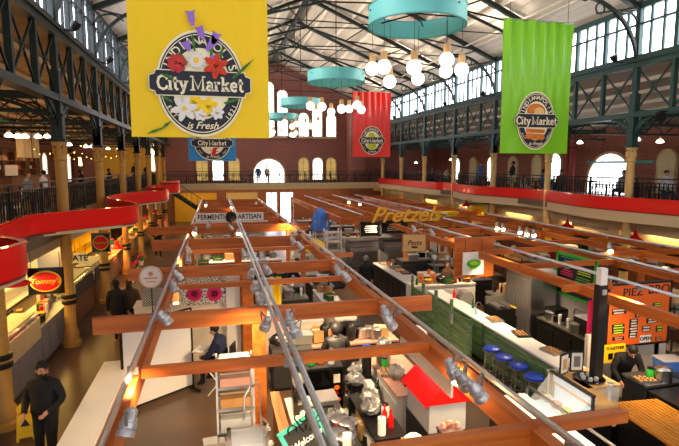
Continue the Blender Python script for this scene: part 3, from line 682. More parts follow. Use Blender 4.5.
frame('long orange timber stall frame over the bar with blue stools and the steel fridge', [(6.97, 5.2, 19.5, .18), (9.62, 5.2, 19.5, .15)],
      [(8.2, 6.5, 7.6, .12), (10.3, 6.9, 9.7, .12), (12.4, 6.9, 9.7, .16), (14.6, 6.9, 9.7, .12), (16.8, 6.9, 9.7, .28), (19.4, 5.4, 9.7, .24)],
      [(9.62, 19.4, .14)])
frame('orange timber stall frame beside the red pendant lamps under the bright gallery', [(11.35, 6.5, 21, .17), (12.75, 6.5, 21, .17)],
      [(9.0, 9.7, 12.7, .12), (11.2, 9.7, 12.7, .14), (13.4, 9.7, 12.7, .12), (15.6, 9.7, 12.7, .22), (18, 9.7, 12.7, .12), (20.9, 9.7, 12.7, .22)], [(11.35, 15.6, .14), (11.35, 20.9, .14), (11.35, 11.2, .12)])
frame('far orange timber stall frame beyond the yellow script sign', [(x, 21.5, 37, .28) for x in (5.4, 7.4, 9.6)], [(y, 5.3, 9.7, .3) for y in (21.6, 24, 26.5, 29, 32, 36.9)], [(5.4, 26.5, .14), (9.6, 21.6, .14), (5.4, 36.9, .14), (9.6, 36.9, .14)])
frame('far orange timber stall frame close to the bright gallery columns', [(x, 23, 37, .28) for x in (11.0, 12.75)], [(y, 10.9, 12.8, .3) for y in (23, 26, 29, 33, 36.9)], [(11, 23, .14), (12.75, 36.9, .14)])
def track(x, y0, y1, label, n=1, z=ZB + .1, r=.035):
    t = thing('lighting_track', label, 'lighting track'); b = MB()
    for k in range(n): b.tube((x + (k - (n - 1) / 2) * .1, y0, z), (x + (k - (n - 1) / 2) * .1, y1, z), r, 8)
    b.build('conduit', 'galv', t, True); y = y0 + .4
    while y < y1: B_c = MB(); B_c.box((x, y, z - .045), (.1 * n + .02, .05, .09)); B_c.build('clip', 'dull_steel', t); y += 2.0
track(-.97, 3.4, 17.0, 'silver conduit track on the beam beside the white partition'); track(.82, 3.2, 19.8, 'pair of silver conduits running down the middle of the kitchen stall', 2)
b = MB()
track(2.78, 2.9, 19.8, 'silver conduit track beside the red awning and black coat man')
track(7.68, 5.2, 19.6, 'silver conduit track just past the chalkboard with the green frame'); track(9.4, 5.2, 19.6, 'bright silver conduit track crossing over the green framed chalkboard')
track(12.2, 7, 20.8, 'silver conduit track close to the red lamps of the bright gallery'); track(-.97, 20.0, 35, 'silver conduit track above the word FERMENTI'); track(.82, 20.0, 35, 'pair of conduits behind the black emblem of the long sign', 2); track(2.74, 20.0, 35, 'silver conduit track behind the word ARTISAN')
track(6.4, 21.6, 37, 'far conduit track beyond the yellow script sign'); track(8.6, 21.6, 37, 'far conduit track beside the far gallery lamps'); track(10.3, 21, 37, 'far conduit track between the two far timber frames')

def make_spot(kind):
    t = thing('spotlight', '', 'spotlight')
    b = MB(); b.lathe([(.03, .17), (.055, .15), (.06, .09), (.075, .07), (.075, .03), (.09, .02), (.09, -.03), (.075, -.035), (.09, -.05), (.095, -.11), (.08, -.11), (.07, -.06), (0, -.055)], (0, 0, 0), 18, axd=(.25, .5, .83)); b.build('lamp_can', 'lamp_can', t, True)
    b = MB(); b.bar((0, -.08, .02), (0, -.1, .2), .03, .012); b.bar((0, .02, .1), (0, -.1, .2), .02, .02); b.build('bracket', 'dull_steel', t)
    if kind: b = MB(); d = V((.25, .5, .83)).normalized() * -.115; b.ball(d, .078, 12); b.build('bulb', 'glow_bulb', t, True)
    return t
so = make_spot(0); sl = make_spot(1)
for q_ in (so, sl):
    for c_ in q_.children: c_.data.transform(Matrix.Scale(.85, 4))
spots = sorted([(128, 425, 0, 0), (165, 319, 0, 2), (174, 287, 0, 1), (178, 276, 0, 2), (188, 259, 0, .5), (188, 250, 0, 3), (195, 231, 1, 0), (239, 231, 1, 0), (262, 258, 0, .6), (267, 270, 0, 2.6), (251, 274, 0, 4), (255, 287, 0, 3.7), (260, 299, 0, 3), (266, 324, 0, 4), (290, 319, 0, .6), (295, 331, 0, 1.2),
         (386, 314, 0, 1), (390, 323, 0, 2), (453, 371, 1, 1), (463, 381, 0, 2.3), (477, 392, 0, 2.0), (497, 226, 1, 0), (503, 227, 1, 0), (520, 230, 1, 0), (527, 232, 1, 0), (534, 233, 1, 0), (610, 248, 1, 0), (244, 254, 0, 1), (293, 241, 0, 1), (300, 246, 0, 2), (338, 271, 0, 1), (346, 277, 0, 2), (208, 225, 0, 1), (231, 228, 0, 2), (206, 204, 1, 0), (232, 206, 1, 0), (256, 203, 0, 0), (414, 229, 0, 1), (432, 233, 0, 2), (478, 242, 0, 1), (360, 203, 1, 0), (349, 201, 1, 0)], key=lambda q: -q[1])
nn = {}
for px, py, lit, rz in spots:
    z = ZB + .14; p = at(px, py, z)
    key = 'beside the white partition' if p.x < -.4 and p.y < 17 else 'over the kitchen stall' if p.x < 2.2 and p.y < 19 else 'above the far stalls behind the long sign' if p.x < 3.5 and p.y >= 19 else 'along the track past the red awning' if p.x < 3.6 else 'over the stalls beside the bright gallery'
    key = key; nn[key] = nn.get(key, 0) + 1
    put(sl if lit else so, p, rz, '%s silver track spotlight %s, %s of them' % ('lit' if lit else 'unlit', key, ordn[nn[key] - 1]), 'track spotlights')
for px, py, e in ((185, 262, 120), (300, 290, 60), (262, 320, 60), (330, 290, 80), (453, 374, 40), (400, 270, 110), (520, 260, 110), (640, 300, 70), (215, 225, 110), (290, 225, 90), (135, 390, 60), (480, 330, 60), (590, 380, 36), (350, 380, 22), (250, 390, 50), (380, 225, 90), (470, 240, 90), (560, 330, 60), (340, 340, 34)):
    p = at(px, py, ZB); light('SPOT', 'track_light', (p.x, p.y, ZB + .15), e * 2.6, (255, 214, 160), .09, rot=(radians(14), radians(10), 0), spot=radians(130), blend=.8)
b = None

# ------------------------------------------------------------------ people
def person(label, loc, rz, top='cl_black', pants='cl_black', skin='skin', hair='hair_bk', pose='stand', h=1.75, arms=None, lean=0., turn=0., nod=0., hood=None, hat=None, legs=None, long_hair=False, shoe='shoe', belly=0., fine=True, bulk=1.08, beard=False):
    s = h / 1.75; root = thing('person', label, 'person', loc, rz); sit = pose == 'sit'
    hz = .52 if sit else .93
    sw = legs or (((-.11, .06, .48), (-.12, .02, .09)), ((.11, .03, .48), (.12, -.02, .09)))
    if sit: sw = legs or (((-.14, .44, .52), (-.15, .42, .09)), ((.14, .46, .52), (.16, .36, .09)))
    bend = Matrix.Rotation(-lean, 3, 'X'); pv = V((0, 0, hz))
    def U(x, y, z): return pv + bend @ V((x, y, z - .93))
    vs = []; rad = []; es = []; cat = []
    def n(p, r): vs.append(V(p)); rad.append(tuple(x * (bulk if x > .05 and len(rad) not in (4, 5, 6, 7) else 1) for x in r)); return len(vs) - 1
    def e(a, b_, m): es.append((a, b_)); cat.append(m)
    pel = n(pv, (.18, .135)); wa = n(U(0, 0, 1.12), (.175, .135 + belly)); chh = n(U(0, .005, 1.3), (.195, .14)); nb = n(U(0, 0, 1.455), (.1, .09)); nk = n(U(0, .01, 1.52), (.056, .056))
    hd = Matrix.Rotation(turn, 3, 'Z') @ Matrix.Rotation(-nod, 3, 'X'); hb = U(0, .01, 1.53)
    HP = lambda x, y, z: hb + bend @ (hd @ V((x, y, z)))
    j = n(HP(0, .02, .06), (.066, .072)); hm = n(HP(0, .005, .135), (.078, .094)); ht = n(HP(0, -.005, .195), (.052, .066))
    e(pel, wa, 1); e(wa, chh, 1); e(chh, nb, 1); e(nb, nk, 1 if hood else 0); e(nk, j, 0); e(j, hm, 0); e(hm, ht, 0)
    arms = arms or (((-.25, .0, 1.15), (-.26, .06, .9)), ((.25, .0, 1.15), (.26, .06, .9)))
    for sgn, (el, wr) in zip((-1, 1), arms):
        sh = n(U(sgn * .175, 0, 1.405), (.085, .085)); el_ = U(*el); wr_ = U(*wr); a = n(el_, (.064, .064)); w_ = n(el_.lerp(wr_, .92), (.05, .05)); w2 = n(wr_, (.027, .032))
        e(nb, sh, 1); e(sh, a, 1); e(a, w_, 1); e(w_, w2, 0)
        d = (wr_ - el_).normalized(); side = d.cross(V((sgn, 0, 0))).normalized() if abs(d.x) < .9 else V((0, 0, 1)); nrm = d.cross(side).normalized()
        pm = n(wr_ + d * .055, (.030, .022)); e(w2, pm, 0)
        if fine:
            for k, L in enumerate((.07, .08, .075, .06)):
                b0 = wr_ + d * .085 + side * ((k - 1.5) * .021); q0 = n(b0, (.0095, .0095)); q1 = n(b0 + d * L * .55 + nrm * .012 * -sgn, (.009, .009)); q2 = n(b0 + d * L * .9 + nrm * .034 * -sgn, (.007, .007)); e(pm, q0, 0); e(q0, q1, 0); e(q1, q2, 0)
            q0 = n(wr_ + d * .035 + side * .04, (.011, .011)); q1 = n(wr_ + d * .075 + side * .056, (.009, .009)); e(w2, q0, 0); e(q0, q1, 0)
    for sgn, (kn, an) in zip((-1, 1), sw):
        hp = n(pv + V((sgn * .095, .0, -.05)), (.1, .1)); k = n(V(kn), (.064, .064)); mid = n(V(kn).lerp(V(an), .35), (.062, .062)); a = n(V(an), (.044, .044)); f = n(V(an) + V((sgn * .02, .14, -.05)), (.045, .034)); hl = n(V(an) + V((0, -.03, -.045)), (.04, .036))
        e(pel, hp, 2); e(hp, k, 2); e(k, mid, 2); e(mid, a, 2); e(a, f, 3); e(a, hl, 3)
    me = bpy.data.meshes.new('body'); me.from_pydata([v * s for v in vs], es, [])
    o = bpy.data.objects.new('body', me); C.objects.link(o); sk = o.modifiers.new('s', 'SKIN'); sk.use_smooth_shade = True
    for i, r in enumerate(rad): me.skin_vertices[0].data[i].radius = (r[0] * s, r[1] * s)
    me.skin_vertices[0].data[pel].use_root = True
    ss = o.modifiers.new('u', 'SUBSURF'); ss.levels = 1; ss.render_levels = 1
    m2 = bpy.data.meshes.new_from_object(o.evaluated_get(bpy.context.evaluated_depsgraph_get())); bpy.data.objects.remove(o)
    for x in (skin, top, pants, shoe): m2.materials.append(M[x])
    segs = [(vs[a] * s, vs[b_] * s, max(rad[a] + rad[b_]) * s, c) for (a, b_), c in zip(es, cat)]
    for p in m2.polygons:
        c = p.center; best = None
        for a, b_, r, k in segs:
            ab = b_ - a; t_ = max(0, min(1, (c - a).dot(ab) / max(1e-9, ab.length_squared))); dd = (c - a - ab * t_).length - r * .6
            if best is None or dd < best[0]: best = (dd, k)
        p.material_index = best[1]; p.use_smooth = True
    m2.name = 'body'; body = bpy.data.objects.new('body', m2); C.objects.link(body); body.parent = root
    Hm = Matrix.Translation(hb * s) @ (bend @ hd).to_4x4() @ Matrix.Scale(s, 4)
    def hp_(b, nm, m, sm=True): b.v = [tuple(Hm @ V(v)) for v in b.v]; return b.build(nm, m, root, sm)
    if hood: b = MB(); b.ball((0, -.025, .125), .125, 14, (1, 1.05, 1.15)); hp_(b, 'hood', hood)
    elif hat: b = MB(); b.ball((0, -.012, .165), .105, 14, (.98, 1.1, .95)); hp_(b, 'knit_hat', hat)
    else:
        b = MB(); b.ball((0, -.034, .158), .1, 14, (.95, 1.02, 1.02))
        if long_hair: b.ball((0, -.06, .03), .09, 12, (1, .7, 1.5))
        hp_(b, 'hair', hair)
    b = MB(); b.ball((0, .108, .105), .016, 8, (.9, 1.2, 1.4)); hp_(b, 'nose', skin)
    b = MB(); [b.ball((k * .032, .094, .135), .011, 8) for k in (-1, 1)]; hp_(b, 'eye', 'hair_bk')
    b = MB(); b.ball((0, .092, .062), .02, 8, (1.3, .5, .35)); hp_(b, 'mouth', 'dark_red')
    b = MB(); [b.ball((k * .082, 0, .12), .022, 8, (.5, .8, 1.3)) for k in (-1, 1)]; hp_(b, 'ear', skin)
    if beard: b = MB(); b.ball((0, .055, .045), .06, 10, (1, .75, .8)); hp_(b, 'beard', hair)
    # collar and hem of the coat
    b = MB(); c0 = U(0, 0, 1.47) * s; b.ring(c0, .058 * s, .088 * s, -.015, .03, 16); b.build('collar', top, root, True)
    return root
def P(px, py, z=0): v = at(px, py, z); return (v.x, v.y, z)
# the man at the caution sign faces the counter stall; the pair walks away up the aisle
def head_at(px, py, h=1.75, base=0.): v = at(px, py, base + h); return (v.x, v.y, base)
person('bearded man in a black jacket looking aside next to the yellow caution board', head_at(42, 365), radians(165), 'cl_black', 'cl_black', 'skin', 'hair_bk', turn=radians(40), nod=.05, h=1.78, arms=(((-.3, -.02, 1.17), (-.18, .2, 1.05)), ((.3, -.02, 1.17), (.2, .22, 1.02))), belly=.02, bulk=1.22, beard=True)
person('person with short dark hair in a black coat, walking away nearer the counter', head_at(116, 281), radians(-6), 'cl_black', 'cl_black', hair='hair_bk', legs=(((-.1, .16, .49), (-.1, .12, .09)), ((.1, .03, .47), (.11, -.22, .13))))
person('person in a brown-black coat walking away beside a companion, nearer the round white sign', head_at(129, 280, 1.7), radians(-4), 'cl_brown', 'cl_black', hair='hair_br', h=1.7, long_hair=True, legs=(((-.1, .03, .47), (-.11, -.2, .13)), ((.1, .15, .49), (.1, .12, .09))))
person('man in black with hands raised to chest, alone far up the aisle', head_at(157, 225), radians(180), 'cl_black', 'cl_black', arms=(((-.28, .02, 1.17), (-.07, .25, 1.25)), ((.28, .02, 1.17), (.07, .25, 1.22))))
v = at(366, 257, 1.72)
person('person in a black padded coat and grey knit hat facing the display cases', (v.x, v.y, 0), radians(0), 'cl_black', 'cl_black', hat='cl_grey', hair='hair_br', h=1.74, belly=.03)
person('worker in a dark hooded jacket bending over the pink-topped kitchen counter', head_at(337, 325, 1.72), radians(-6), 'dark_grey', 'cl_black', hood='dark_grey', lean=.22, arms=(((-.28, .1, 1.2), (-.2, .36, 1.1)), ((.28, .1, 1.2), (.2, .36, 1.1))), h=1.72)
v = at(217, 335, 1.3)
person('person in a navy shirt seated sideways reading a pale book', (v.x + .12, v.y, 0.18), radians(68), 'cl_navy', 'cl_black', pose='sit', lean=.2, nod=.35, arms=(((-.24, .2, 1.16), (-.1, .42, 1.1)), ((.24, .2, 1.16), (.1, .42, 1.1))))
person('person in a black shirt working at the counter below the orange menu board', (7.75, 7.98, 0), radians(160), 'cl_black', 'cl_black', lean=.62, nod=.3, h=1.68, arms=(((-.28, .15, 1.2), (-.2, .4, 1.15)), ((.28, .15, 1.2), (.2, .4, 1.15))), hair='hair_bk')
v = at(447, 260, 1.7)
person('person in a grey top behind the cluttered counter near the green oval sign', (9.0 if False else v.x, v.y, 0), radians(200), 'cl_brown', 'cl_jean', hair='hair_br', h=1.65)
v = at(285, 262, 1.5)
person('person in a dark blue sweater leaning across the tray table', (v.x, v.y, 0), radians(-80), 'cl_navy', 'cl_black', lean=.7, hair='hair_br', arms=(((-.25, .2, 1.25), (-.15, .5, 1.25)), ((.25, .2, 1.25), (.15, .5, 1.25))))
v = at(245, 300, 1.6)
# gallery guests
def gal(px, py, X, base_h=1.7, **k):
    q = atX(px, py, X); return (q.x, q.y, ZM + .0)
g = gal
person('man in a dark jacket and pale trousers standing with arms folded at the gallery railing', g(513, 165, 15.6), radians(75), 'cl_black', 'cl_khaki', arms=(((-.27, .05, 1.16), (.05, .2, 1.18)), ((.27, .05, 1.16), (-.05, .22, 1.2))), fine=False)
person('person in a blue shirt beyond the man with folded arms', g(481, 166, 16.6), radians(90), 'cl_blue', 'cl_jean', fine=False, hair='hair_br')
person('seated person in a grey shirt before the big brick arch', g(624, 182, 17.0), radians(100), 'cl_grey', 'cl_jean', pose='sit', fine=False, nod=.3)
person('seated person in a pale shirt below the arched shutter', g(666, 184, 17.6), radians(150), 'cl_white', 'cl_jean', pose='sit', fine=False, hair='hair_br')
person('seated person in a dark jacket beside the column past the green banner', g(561, 180, 16.4), radians(110), 'cl_brown', 'cl_jean', pose='sit', fine=False)
person('seated person in blue at the table behind the tan column', g(544, 178, 16.4), radians(-100), 'cl_blue', 'cl_jean', pose='sit', fine=False)
person('seated guest in black at the far gallery table with pale chairs', g(433, 172, 16.2), radians(80), 'cl_black', 'cl_jean', pose='sit', fine=False)
person('seated guest in tan at the far gallery table with pale chairs', g(446, 172, 16.8), radians(-90), 'cl_khaki', 'cl_jean', pose='sit', fine=False, hair='hair_br')
for i, (px, py, c, X, lb) in enumerate(((258, 174, 'cl_blue', 0, 'blue shirt'), (267, 174, 'cl_khaki', 0, 'tan jacket'))):
    q = atY(px, py, YF + 1.6); person('guest in a %s at the end gallery railing before the great arch' % lb, (q.x, q.y, ZM), radians(180 + 20 * i), c, 'cl_jean', h=1.5, fine=False)
person('seated person in grey at a cafe gallery table beside the cream hanging panels', g(27, 174, -6.6), radians(-90), 'cl_grey', 'cl_jean', pose='sit', fine=False, hair='hair_br')
person('seated person in a lilac top at the cafe gallery', g(43, 174, -6.8), radians(90), 'cl_white', 'cl_jean', pose='sit', fine=False)
person('person in black seated before the pale glowing round lamp', g(81, 171, -6.4), radians(-60), 'cl_black', 'cl_black', pose='sit', fine=False)
person('dark figure seated far along the cafe gallery by the yellow wall', g(109, 170, -6.4), radians(-60), 'cl_black', 'cl_black', pose='sit', fine=False)
person('dark figure standing by the yellow wall between two columns', g(135, 167, -6.4), radians(0), 'cl_black', 'cl_black', fine=False)
person('second dark figure standing by the yellow wall, next column along', g(147, 168, -5.2), radians(30), 'cl_black', 'cl_black', fine=False, h=1.65)

# ------------------------------------------------------------------ furniture and stall kit
def one(name, label, cat, parts, loc=(0, 0, 0), rz=0, group=None):
    """thing made of (part name, mesh builder, material[, smooth]) parts"""
    t = thing(name, label, cat, loc, rz, group)
    for p in parts: p[1].build(p[0], p[2], t, len(p) > 3 and p[3])
    return t
def B(*bs):
    b = MB()
    for c, d in bs: b.box(c, d)
    return b
def counter(label, x0, x1, y0, y1, h=.95, top='dull_steel', body='dark_grey', name='counter', face='x-', lip=.04, tt=.04, n=None, kick=True):
    cx, cy, w, d = (x0 + x1) / 2, (y0 + y1) / 2, x1 - x0, y1 - y0
    t = thing(name, label, 'counter', (cx, cy, 0))
    B(((0, 0, h - tt / 2), (w + lip, d + lip, tt))).build('worktop', top, t)
    B(((0, 0, (h - tt + .08) / 2), (w, d, h - tt - .08))).build('body', body, t)
    if kick: B(((0, 0, .04), (w - .08, d - .08, .08))).build('plinth', 'black', t)
    L = d if face[0] == 'x' else w; n = n or max(1, round(L / .7)); s = -1 if face[1] == '-' else 1
    for i in range(n):
        c = -L / 2 + L * (i + .5) / n; pw = L / n - .05
        if face[0] == 'x': o = B(((s * (w / 2 + .008), c, h * .48), (.02, pw, h - .3))).build('panel', body, t)
        else: o = B(((c, s * (d / 2 + .008), h * .48), (pw, .02, h - .3))).build('panel', body, t)
    return t
def item(kind, c, m):
    t = thing(kind, '', kind.replace('_', ' ').split()[-1])
    k = kind
    if k == 'cardboard_box': B(((0, 0, .13), (.34, .28, .26))).build('carton', m, t); B(((0, 0, .262), (.345, .06, .004))).build('tape', 'offwhite', t)
    elif k == 'crate':
        b = MB(); b.box((0, 0, .01), (.4, .3, .02))
        for s in (-1, 1): b.box((s * .19, 0, .09), (.02, .3, .16)); b.box((0, s * .14, .05), (.4, .02, .04)); b.box((0, s * .14, .14), (.4, .02, .05))
        b.build('slatted_body', m, t); b = MB(); [b.ball((R.uniform(-.13, .13), R.uniform(-.09, .09), .08), .05, 8) for _ in range(9)]; tag(b.build('produce', R.choice(['orange', 'lime', 'red', 'offwhite']), t, True), kind='stuff')
    elif k == 'storage_tub': b = MB(); b.add([(-.2, -.14, 0), (.2, -.14, 0), (.2, .14, 0), (-.2, .14, 0), (-.23, -.17, .22), (.23, -.17, .22), (.23, .17, .22), (-.23, .17, .22)], [(3, 2, 1, 0), (0, 1, 5, 4), (1, 2, 6, 5), (2, 3, 7, 6), (3, 0, 4, 7), (4, 5, 6, 7)]); b.build('tub', m, t); B(((0, 0, .23), (.48, .36, .02))).build('lid', 'light_grey', t)
    elif k == 'glass_jar': MB().lathe([(.06, 0), (.065, .02), (.065, .16), (.05, .19)], n=12).build('jar', m, t, True); MB().lathe([(.052, .19), (.052, .22)], n=12).build('lid', 'black', t)
    elif k == 'bottle': MB().lathe([(.038, 0), (.04, .02), (.04, .16), (.014, .21), (.014, .26)], n=12).build('bottle_body', m, t, True); MB().lathe([(.016, .26), (.016, .285)], n=8).build('cap', 'red', t)
    elif k == 'paper_cup_stack': MB().lathe([(.03, 0), (.045, .24), (.048, .245), (.04, .25), (0, .24)], n=12).build('cup', m, t, True); MB().lathe([(.047, .19), (.05, .2), (.047, .21)], n=12).build('cup_rim', m, t)
    elif k == 'tray': b = MB(); b.box((0, 0, .01), (.42, .3, .02)); [b.box((s * .205, 0, .03), (.012, .3, .04)) for s in (-1, 1)]; [b.box((0, s * .145, .03), (.42, .012, .04)) for s in (-1, 1)]; b.build('tray_body', m, t); b = MB(); [b.ball((x * .09, y * .08, .04), .035, 8, (1, 1, .6)) for x in (-1.5, -.5, .5, 1.5) for y in (-1, 0, 1)]; tag(b.build('pastries', R.choice(['card', 'salmon', 'offwhite', 'orange']), t, True), kind='stuff')
    elif k == 'basket': MB().lathe([(.12, 0), (.16, .12), (.17, .13), (.15, .13), (.11, .02)], n=14).build('basket_body', m, t, True); b = MB(); [b.ball((.08 * cos(a), .08 * sin(a), .11), .045, 8) for a in (0, 1.2, 2.5, 3.8, 5)]; tag(b.build('fruit', R.choice(['red', 'orange', 'lime', 'yellow_sign']), t, True), kind='stuff')
    elif k == 'paper_bag': b = MB(); b.box((0, 0, .15), (.2, .12, .3)); b.build('bag', m, t); B(((0, -.061, .18), (.08, .004, .08))).build('label', 'red', t)
    elif k == 'cash_register': B(((0, 0, .06), (.36, .34, .12))).build('drawer', m, t); b = MB(); b.box((0, .05, .27), (.32, .03, .24), 0, -.35); b.build('screen', 'gloss_black', t); B(((0, .08, .16), (.06, .06, .1))).build('stand', m, t)
    elif k == 'coffee_urn': MB().lathe([(.1, 0), (.12, .04), (.12, .34), (.09, .38), (.02, .41)], n=14).build('urn', m, t, True); MB().tube((0, -.11, .09), (0, -.18, .07), .012).build('tap', 'black', t)
    elif k == 'flower_pot': MB().lathe([(.09, 0), (.13, .2), (.14, .2), (.12, .18)], n=14).build('pot', m, t, True); b = MB(); [b.bar((0, 0, .16), (.16 * cos(a) * R.uniform(.4, 1), .16 * sin(a) * R.uniform(.4, 1), R.uniform(.34, .55)), .012, .03) for a in [i * .45 for i in range(14)]]; tag(b.build('stems', 'leaf', t), kind='stuff'); b = MB(); [b.ball((R.uniform(-.15, .15), R.uniform(-.15, .15), R.uniform(.38, .56)), .045, 8) for _ in range(10)]; tag(b.build('blossoms', R.choice(['pink', 'yellow_sign', 'white', 'purple']), t, True), kind='stuff')
    elif k == 'microwave_oven': B(((0, 0, .15), (.5, .36, .3))).build('case', m, t); B(((-.06, -.185, .15), (.34, .012, .22))).build('oven_door', 'gloss_black', t); B(((.19, -.186, .15), (.08, .012, .22))).build('keypad', 'dark_grey', t)
    elif k == 'paper_roll': MB().lathe([(.06, 0), (.06, .26), (.02, .26)], n=14).build('roll', m, t, True); MB().tube((0, 0, 0), (0, 0, .3), .012).build('spindle', 'steel', t)
    elif k == 'wrapped_bundle': b = MB(); b.ball((0, 0, .12), .17, 16, (1.15, .95, .72)); rr_ = random.Random(3); b.v = [(x * (1 + rr_.uniform(-.18, .18)), y * (1 + rr_.uniform(-.18, .18)), max(0, z * (1 + rr_.uniform(-.16, .16)))) for x, y, z in b.v]; b.build('bundle', m, t); MB().box((0, -.1, .2), (.1, .02, .08), .2, .5).build('paper_tag', 'paper', t)
    elif k == 'stock_pot': MB().lathe([(.15, 0), (.15, .22), (.155, .23), (.13, .25), (.02, .27)], n=16).build('pot', m, t, True); b = MB(); [b.bar((s * .15, 0, .18), (s * .2, 0, .18), .06, .015) for s in (-1, 1)]; b.build('handle', 'steel', t)
    return t
PROTO = {}
CM = {'cardboard_box': [('brown', 'card'), ('white', 'white'), ('tan', 'wood_lt')], 'crate': [('wooden', 'tan_wood'), ('green', 'green_dk'), ('black', 'black')], 'storage_tub': [('clear-white', 'light_grey'), ('blue', 'sky_blue'), ('grey', 'mid_grey')],
      'glass_jar': [('amber', 'orange'), ('pale', 'offwhite'), ('green', 'green')], 'bottle': [('green', 'green_dk'), ('red', 'red'), ('dark', 'black'), ('yellow', 'yellow_sign')], 'paper_cup_stack': [('white', 'white'), ('red', 'red')],
      'tray': [('steel', 'dull_steel'), ('black', 'black'), ('wooden', 'wood_lt')], 'basket': [('wicker', 'card'), ('dark', 'brown_wood')], 'paper_bag': [('white', 'white'), ('brown', 'card'), ('pink', 'salmon')], 'cash_register': [('black', 'black'), ('grey', 'mid_grey')],
      'coffee_urn': [('steel', 'steel'), ('black', 'black')], 'flower_pot': [('white', 'white'), ('clay', 'orange')], 'microwave_oven': [('steel', 'dull_steel'), ('black', 'black'), ('white', 'white')], 'paper_roll': [('white', 'white')], 'wrapped_bundle': [('plastic-wrapped', 'wrap'), ('grey', 'mid_grey'), ('black', 'black')], 'stock_pot': [('steel', 'steel'), ('dull', 'dull_steel')]}
def place(kind, ci, loc, rz, label, group=None):
    cn, m = CM[kind][ci % len(CM[kind])]; key = (kind, m)
    if key not in PROTO: PROTO[key] = item(kind, cn, m)
    return put(PROTO[key], loc, rz, label, group)
def clutter(where, x0, x1, y0, y1, z, kinds, n, prep='on', hx=.2):
    """individual goods set out along a surface, each named by its order on it"""
    cnt = {}; L = y1 - y0 if (y1 - y0) > (x1 - x0) else x1 - x0; alongy = (y1 - y0) > (x1 - x0)
    for i in range(n):
        f = (i + .5) / n; k = R.choice(kinds); ci = R.randrange(3); cn = CM[k][ci % len(CM[k])][0]
        x = R.uniform(x0 + .05, x1 - .05) if alongy else x0 + L * f; y = y0 + L * f if alongy else R.uniform(y0 + .05, y1 - .05)
        q = (k, cn); cnt[q] = cnt.get(q, 0) + 1
        place(k, ci, (x, y, z), R.uniform(-.3, .3) + (pi / 2 if alongy and k != 'cardboard_box' else 0), '%s %s %s %s %s' % (ordn[cnt[q] - 1], cn, k.replace('_', ' '), prep, where), 'goods ' + prep + ' ' + where)
FOOD = ['tray', 'basket', 'glass_jar', 'bottle', 'paper_bag', 'crate']; KIT = ['cardboard_box', 'storage_tub', 'microwave_oven', 'coffee_urn', 'stock_pot', 'paper_roll', 'bottle', 'wrapped_bundle', 'paper_cup_stack']

# ---- middle stalls -------------------------------------------------------
t = thing('buffet_counter', 'long white-topped counter beside the white partition', 'counter', (-2.08, 8.2, 0))
B(((0, 0, .93), (.5, 5.0, .05))).build('worktop', 'white', t); B(((.02, 0, .48), (.42, 4.9, .84))).build('body', 'offwhite', t)
[B(((.238, -2.0 + k * 1.0, .5), (.02, .9, .7))).build('panel', 'offwhite', t) for k in range(5)]; B(((0, 0, .03), (.38, 4.8, .06))).build('plinth', 'dark_grey', t)
a, c = V((-1.9, 10.2, 0)), V((-.63, 11.12, 0)); d = (c - a); t = thing('folding_partition', 'tall white partition screen with black edges on black feet', 'screen', a, atan2(d.y, d.x)); L = d.length
B(((L / 2, 0, .97), (L, .03, 1.72))).build('screen_panel', 'white', t); B(((0, 0, .95), (.04, .05, 1.8)), ((L, 0, .95), (.04, .05, 1.8)), ((L / 2, 0, .1), (L, .05, .03)), ((L / 2, 0, 1.84), (L, .05, .03))).build('frame', 'black', t)
for x in (0, L): B(((x, 0, .03), (.06, .5, .05))).build('foot', 'black', t)
# wheeled rack of shelves
t = thing('shelf_rack', 'narrow steel rack with glass and cardboard items beside the orange post', 'rack', (.2, 7.85, 0))
b = MB(); [b.box((sx * .28, sy * .25, .95), (.03, .03, 1.9)) for sx in (-1, 1) for sy in (-1, 1)]; b.build('frame', 'light_grey', t)
for z in (.35, .75, 1.15, 1.5, 1.86): B(((0, 0, z), (.58, .52, .02)), ((0, -.26, z + .015), (.58, .015, .05))).build('shelf', 'steel', t)
for i, (z, m, k, h) in enumerate(((1.88, 'light_grey', 'glass tray', .03), (1.51, 'laminate', 'pink carton', .14), (1.16, 'card', 'cardboard carton', .16), (.76, 'light_grey', 'grey bin', .22))):
    t = thing('carton', k + ' on the narrow steel rack', 'box', (.2, 7.83, z + .005)); B(((0, 0, h / 2), (.46, .4, h))).build('carton_body', m, t); B(((0, 0, h + .004), (.48, .05, .008))).build('band', 'offwhite', t)
# sink
t = thing('sink_unit', 'steel sink unit with a tall spring tap at the foot of the rack', 'sink', (.36, 7.05, 0))
b = MB(); b.box((-.28, 0, .88), (.06, 1.0, .04)); b.box((.28, 0, .88), (.06, 1.0, .04)); b.box((0, -.46, .88), (.62, .08, .04)); b.box((0, .46, .88), (.62, .08, .04)); b.box((0, 0, .62), (.5, .84, .02)); b.box((-.25, 0, .75), (.012, .84, .26)); b.box((.25, 0, .75), (.012, .84, .26)); b.box((0, .42, .75), (.5, .012, .26)); b.box((0, -.42, .75), (.5, .012, .26)); b.build('basin', 'steel', t)
b = MB(); [b.box((sx * .27, sy * .46, .43), (.04, .04, .86)) for sx in (-1, 1) for sy in (-1, 1)]; b.build('frame', 'dull_steel', t)
b = MB(); b.path([(.22, .46, .9), (.22, .46, 1.45), (.18, .4, 1.62), (.06, .25, 1.66), (-.04, .15, 1.55), (-.06, .12, 1.2)], .016, 8); b.path([(.24, .46, 1.0), (.3, .2, 1.05), (.24, 0, .98)], .02, 8); b.build('tap', 'steel', t, True)
b = MB(); [b.lathe([(.05, 0), (.03, .04)], (.3, s * .2, .95), 8) for s in (-1, 1)]; b.build('knob', 'light_grey', t)
counter('plain steel worktable at the bottom edge below the white partition', -.85, 0.0, 5.6, 7.1, .9, 'dull_steel', 'dark_grey')
